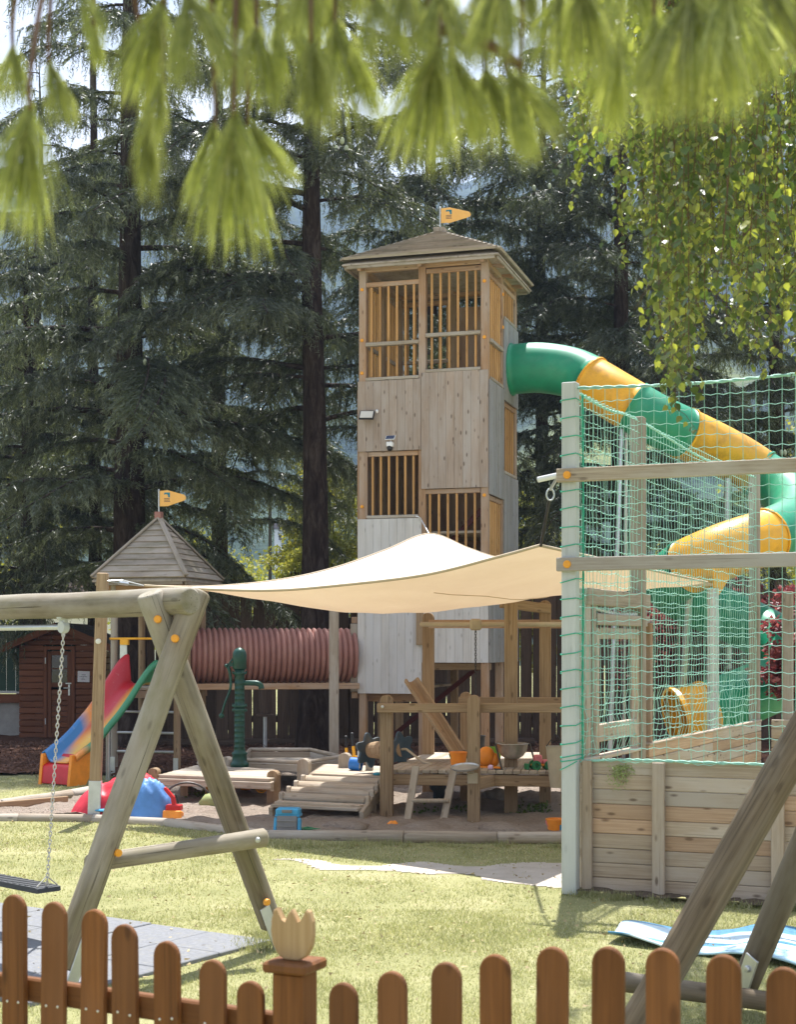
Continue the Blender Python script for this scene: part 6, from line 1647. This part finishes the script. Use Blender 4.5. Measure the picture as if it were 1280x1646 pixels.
# ---- long needled pine boughs close overhead
def pine():
    rng = np.random.default_rng(8); rnd = random.Random(8); bx, by = -1.9, -1.4
    t = thing('pine_tree', 'long needled pine with tufts hanging across the top of the view', 'tree', T(bx, by, 0))
    mb = MB(); trunk_shape(mb, (bx, by, 0), 8, .17, 9); mb.build('trunk', M_['bark'], t, smooth=True)
    meshes = []
    for v in range(5):
        n = 215; g = 6 + v; ga = rng.uniform(-.42, .42, g); gb = rng.uniform(-.28, .28, g); k = rng.integers(0, g, n)
        ax = ga[k] + rng.normal(0, .07, n); ay = gb[k] + rng.normal(0, .07, n); L = rng.uniform(.72, 1.0, n) * (1 - .1 * np.abs(ax))
        d0 = nrm(np.stack([np.sin(ax * 1.5), np.sin(ay * 1.5), -np.cos(ax * 1.3) * .85], 1)); down = np.array([0, 0, -1.0])
        b0 = rng.normal(0, .012, (n, 3)) + np.array([0, 0, -1.0]) * (rng.random((n, 1)) * .14)
        p0 = b0; p1 = p0 + d0 * (L * .35)[:, None]; d1 = nrm(d0 + down * .45); p2 = p1 + d1 * (L * .35)[:, None]; d2 = nrm(d1 + down * .5); p3 = p2 + d2 * (L * .3)[:, None]
        s = nrm(np.cross(d0, rng.normal(size=(n, 3)))); w = .0050
        A = []
        for a, b, wa, wb in ((p0, p1, .8, 1), (p1, p2, 1, .9)):
            A += [np.stack([a - s * w * wa, a + s * w * wa, b + s * w * wb], 1), np.stack([a - s * w * wa, b + s * w * wb, b - s * w * wb], 1)]
        A.append(np.stack([p2 - s * w * .9, p2 + s * w * .9, p3], 1))
        at = rng.random(n) ** 3 * .6
        o = tri_obj('needle_tuft', np.concatenate(A), M_['pine'], None, attr=np.tile(at, 5)); meshes.append(o.data); W.pop(o); bpy.data.objects.remove(o)
    tufts = [(48, 165, 215, 1.75, -6, 1.0), (78, 92, 120, 1.9, 14, .8), (128, -20, 110, 1.8, 22, .6), (150, 30, 85, 2.0, 10, .6), (262, -5, 185, 1.8, -16, .9), (300, -20, 180, 1.75, 8, 1.0), (236, 150, 175, 1.95, 4, .5), (262, 120, 120, 1.8, -10, .5), (345, 195, 150, 1.95, -16, .6),
             (376, 178, 225, 1.8, 2, 1.15), (398, 188, 140, 2.0, 34, .7), (412, 40, 150, 1.85, -8, .9), (446, 10, 150, 1.9, 12, .9), (500, 55, 150, 1.75, 10, .9), (538, 30, 200, 1.85, 6, .8), (600, -10, 130, 1.8, 10, .9), (650, -40, 130, 1.75, 0, 1), (706, 62, 205, 1.8, -10, 1.15), (724, 72, 170, 1.9, 12, .9), (780, 105, 150, 1.95, 6, .8), (815, 108, 165, 1.8, 26, .9), (838, 130, 130, 1.9, 14, .8),
             (900, -20, 160, 1.85, 0, 1.0), (935, -50, 170, 1.75, 8, 1.1), (1000, 40, 185, 1.9, -4, 1.0), (1052, 20, 170, 1.75, 10, 1.0), (1110, -15, 210, 1.7, 0, 1.15), (1170, -30, 215, 1.7, 6, 1.15), (1225, -40, 190, 1.75, 10, 1.0), (1275, -60, 170, 1.8, 0, 1.0), (20, 70, 110, 2.0, -6, .7), (480, -60, 120, 1.9, 0, .9), (380, -60, 140, 1.9, 0, .9), (1010, -70, 160, 1.8, 0, 1), (850, -60, 120, 1.9, 8, .9)]
    for k in range(20): tufts.append((rnd.uniform(300, 1300), rnd.uniform(-150, -10), rnd.uniform(110, 180), rnd.uniform(1.7, 2.1), rnd.uniform(-14, 16), rnd.uniform(.7, 1.1)))
    tw = MB(); mains = [[Vector((bx, by, 4.6)), Vector((-1.4, .6, 3.9)), P(-80, -260, 1.8), P(300, -190, 1.85), P(640, -150, 1.85), P(1000, -190, 1.8), P(1400, -230, 1.75)]]
    ln = bez(mains[0], 12); tw.tube(ln, [.035 * (1 - .8 * k / (len(ln) - 1)) + .004 for k in range(len(ln))], 8, False)
    tips = {}
    for px, py, l, d, tilt, wd in tufts:
        p = P(px, py, d); s = min(ln, key=lambda q: (q - p).length + abs(q.x - p.x) * .6); mid = s.lerp(p, .5) + Vector((0, 0, .05))
        tw.tube(bez([s, mid, p + Vector((0, 0, .035)), p - Vector((0, 0, .01))], 5), [.0042 - .00012 * k for k in range(16)], 6)
        sc = l / FPX * d * 1.06
        M = T(p) @ RY(tilt * -.8) @ RZ(rnd.uniform(-30, 30)) @ Matrix.Diagonal((sc * wd, sc * wd * .8, sc, 1))
        share('needle_tuft', rnd.choice(meshes), t, M)
    br = bez([P(690, -60, 1.85), P(700, 30, 1.82), P(735, 58, 1.8), P(790, 74, 1.8), P(838, 105, 1.82)], 6); tw.tube(br, [.008 - .00012 * k for k in range(25)], 7)
    tw.build('branch', M_['twig'], t, smooth=True)
pine()

# ---- grass, weeds, bark chips
def grass():
    rng = np.random.default_rng(4)
    def scatter(n, d0, d1, half):
        d = np.sqrt(rng.uniform(d0 ** 2, d1 ** 2, n)); x = rng.uniform(-half, half, n) * d; return x, d
    xs, ys = [], []
    for n, d0, d1 in ((170000, 6.2, 10.5), (130000, 10.5, 16.5)):
        x, y = scatter(n, d0, d1, .335); xs.append(x); ys.append(y)
    x = rng.uniform(-7, -2.2, 26000); y = rng.uniform(15.5, 21.3, 26000); xs.append(x); ys.append(y)
    x = np.concatenate(xs); y = np.concatenate(ys)
    jx, jy = x + rng.normal(0, .05, len(x)), y + rng.normal(0, .05, len(x))
    keep = ~in_poly(jx, jy, SAND) & ~in_poly(x, y, TILES) & ~(in_poly(jx, jy, PATH) & (rng.random(len(x)) > .03)) & ~in_poly(jx, jy + .15, MULCH)
    # nothing inside the ball court, only stragglers on the soil strip
    cx, cy = x - CC.x, y - CC.y; a = cx * fx.x + cy * fx.y; b = -cx * fx.y + cy * fx.x
    keep &= ~((a > .0) & (b > -.10) & (y > 9)) | ((a > 0) & (b > -.16) & (b < 0) & (rng.random(len(x)) < .25))
    keep &= ~((a > -.05) & (b > .08))
    # patchy density
    den = np.array([mnoise.noise(Vector((xx * 1.1, yy * 1.1, 3))) + .5 * mnoise.noise(Vector((xx * 4, yy * 4, 9))) for xx, yy in zip(x, y)])
    keep &= (rng.random(len(x)) < np.clip(.80 + den * .8, .22, 1))
    x, y, den = x[keep], y[keep], den[keep]; n = len(x)
    d = nrm(np.stack([rng.normal(0, .55, n), rng.normal(0, .55, n), np.full(n, 1.0)], 1)); L = rng.uniform(.014, .036, n) * (1 + .6 * np.clip(den, -.5, .8))
    base = np.stack([x, y, np.full(n, -.004)], 1); W_ = rng.uniform(.004, .0075, n) * np.clip(y / 9, .8, 1.6)
    A = blades(base, d, L, W_, rng); tag(tri_obj('grass', A, M_['grass'], None, attr=rng.random(n) ** 2.2), kind='stuff')
grass()
def tufts():
    rng = np.random.default_rng(14); A = []
    spots = []
    for s, e in ((( -.02, -.10), (.5, -.12)), ((.5, -.14), (1.7, -.17)), ((1.7, -.17), (3, -.16))):
        for k in range(10): f = rng.random(); spots.append((CC + fx * (s[0] + (e[0] - s[0]) * f) + Vector((-fx.y, fx.x, 0)) * (s[1] + rng.normal(0, .03))))
    for k in range(26): p = G(rng.uniform(440, 900), 1362 + rng.normal(0, 3)); spots.append(p)
    for k in range(14): p = G(rng.uniform(410, 440), rng.uniform(1500, 1530)); spots.append(p)
    for p in spots:
        n = 70; b = np.array(p) + rng.normal(0, .05, (n, 3)) * np.array([1.4, .7, 0]); d = nrm(rng.normal(0, .5, (n, 3)) + np.array([0, 0, 1])); A.append(blades(b, d, rng.uniform(.03, .085, n), np.full(n, .006), rng))
    A = np.concatenate(A); tag(tri_obj('grass_tufts', A, M_['grass'], None, attr=rng.random(len(A)) ** 3), kind='stuff')
tufts()
def weeds():
    rng = np.random.default_rng(24); A = []
    for px, py, k in ((745, 1310, 8), (700, 1312, 4), (860, 1310, 9), (830, 1312, 6), (885, 1304, 7), (320, 1285, 7)):
        for _ in range(k):
            p = np.array(G(px + rng.normal(0, 14), py + rng.normal(0, 2)))
            for _ in range(9):
                d = nrm(rng.normal(0, 1, 3) * np.array([1, 1, .2]) + np.array([0, 0, .7])); b = p + d * rng.uniform(.03, .12); u = nrm(np.cross(d, rng.normal(size=3))); L = rng.uniform(.03, .06)
                A += [[p - u * .002, p + u * .002, b], [b, b + d * L * .5 - u * L * .4, b + d * L], [b, b + d * L, b + d * L * .5 + u * L * .4]]
    tag(tri_obj('weeds', np.array(A), M_['weed'], None, attr=rng.random(len(A)) ** 3), kind='stuff')
weeds()
def chips():
    rng = np.random.default_rng(34); n = 16000; x = rng.uniform(-8, 4.5, n); y = rng.uniform(20.8, 28, n); k = in_poly(x, y, MULCH); x, y = x[k], y[k]; n = len(x)
    p = np.stack([x, y, rng.uniform(.02, .11, n)], 1); d = nrm(rng.normal(0, 1, (n, 3)) * np.array([1, 1, .35])); A = blades(p, d, rng.uniform(.03, .09, n), rng.uniform(.012, .03, n), rng)
    tag(tri_obj('bark_chips', A, M_['chip'], None), kind='stuff')
    n = 5000; x = rng.uniform(-5, 3, n); y = rng.uniform(14, 20.5, n); k = in_poly(x, y, SAND); x, y = x[k], y[k]; n = len(x)
    p = np.stack([x, y, rng.uniform(.03, .085, n)], 1); d = nrm(rng.normal(0, 1, (n, 3)) * np.array([1, 1, .3])); A = blades(p, d, rng.uniform(.008, .03, n), rng.uniform(.006, .016, n), rng)
    tag(tri_obj('sand_litter', A, M_['sand'], None), kind='stuff')
chips()

# ---- the air between here and the hills
def haze():
    m = bpy.data.materials.new('haze_air'); m.use_nodes = True; nt = m.node_tree; nt.nodes.clear()
    v = nt.nodes.new("ShaderNodeVolumePrincipled"); v.inputs['Color'].default_value = (.52, .69, 1, 1); v.inputs['Density'].default_value = .00043; v.inputs['Anisotropy'].default_value = .2
    o = nt.nodes.new("ShaderNodeOutputMaterial"); nt.links.new(v.outputs[0], o.inputs['Volume'])
    x, y0, y1, z0, z1 = 1480, -70, 1400, -1.2, 525
    V = [(a, b, c) for c in (z0, z1) for a, b in ((-x, y0), (x, y0), (x, y1), (-x, y1))]
    F = [(3, 2, 1, 0), (4, 5, 6, 7), (0, 1, 5, 4), (1, 2, 6, 5), (2, 3, 7, 6), (3, 0, 4, 7)]
    tag(mesh_obj('haze', V, F, m), kind='stuff')
haze()

# repeats of one kind carry one group phrase
def groups():
    by = {}
    for o in COL.objects:
        if o.parent is None and o.get('label'): by.setdefault(o.name.split('.')[0], []).append(o)
    word = {'cedar_tree': 'cedars standing behind the playground', 'toy_bucket': 'sand buckets lying about the play area', 'broadleaf_tree': 'leafy trees beyond the fence', 'bean_bag': 'cloth bags in the sandpit',
            'red_maple_tree': 'red maples by the ball court', 'log_swing_frame': 'log swing frames', 'sail_post': 'posts holding the shade sail', 'sandpit_edging': 'log edging round the sandpit', 'toy_truck': 'toy trucks',
            'sand_mould': 'sand moulds', 'field_stone': 'loose stones in the sand area', 'garden_shovel': 'yellow garden shovels behind the ramp'}
    for k, v in by.items():
        if len(v) > 1:
            for o in v: o['group'] = word.get(k, k.replace('_', ' ') + 's')
groups()

def litter():
    rng = np.random.default_rng(77); n = 1500; d = np.sqrt(rng.uniform(7.5 ** 2, 16 ** 2, n)); x = rng.uniform(-.3, .3, n) * d
    k = ~in_poly(x, d, SAND); cx, cy = x - CC.x, d - CC.y; k &= ~((cx * fx.x + cy * fx.y > -.05) & (-cx * fx.y + cy * fx.x > .0)); x, d = x[k], d[k]; n = len(x)
    p = np.stack([x, d, rng.uniform(.012, .032, n)], 1); dv = nrm(rng.normal(0, 1, (n, 3)) * np.array([1, 1, .25])); A = blades(p, dv, rng.uniform(.015, .045, n), rng.uniform(.008, .022, n), rng)
    tag(tri_obj('leaf_litter', A, plain('dry_leaf', (.42, .33, .18), .9, 0, .5, .6), None), kind='stuff')
litter()
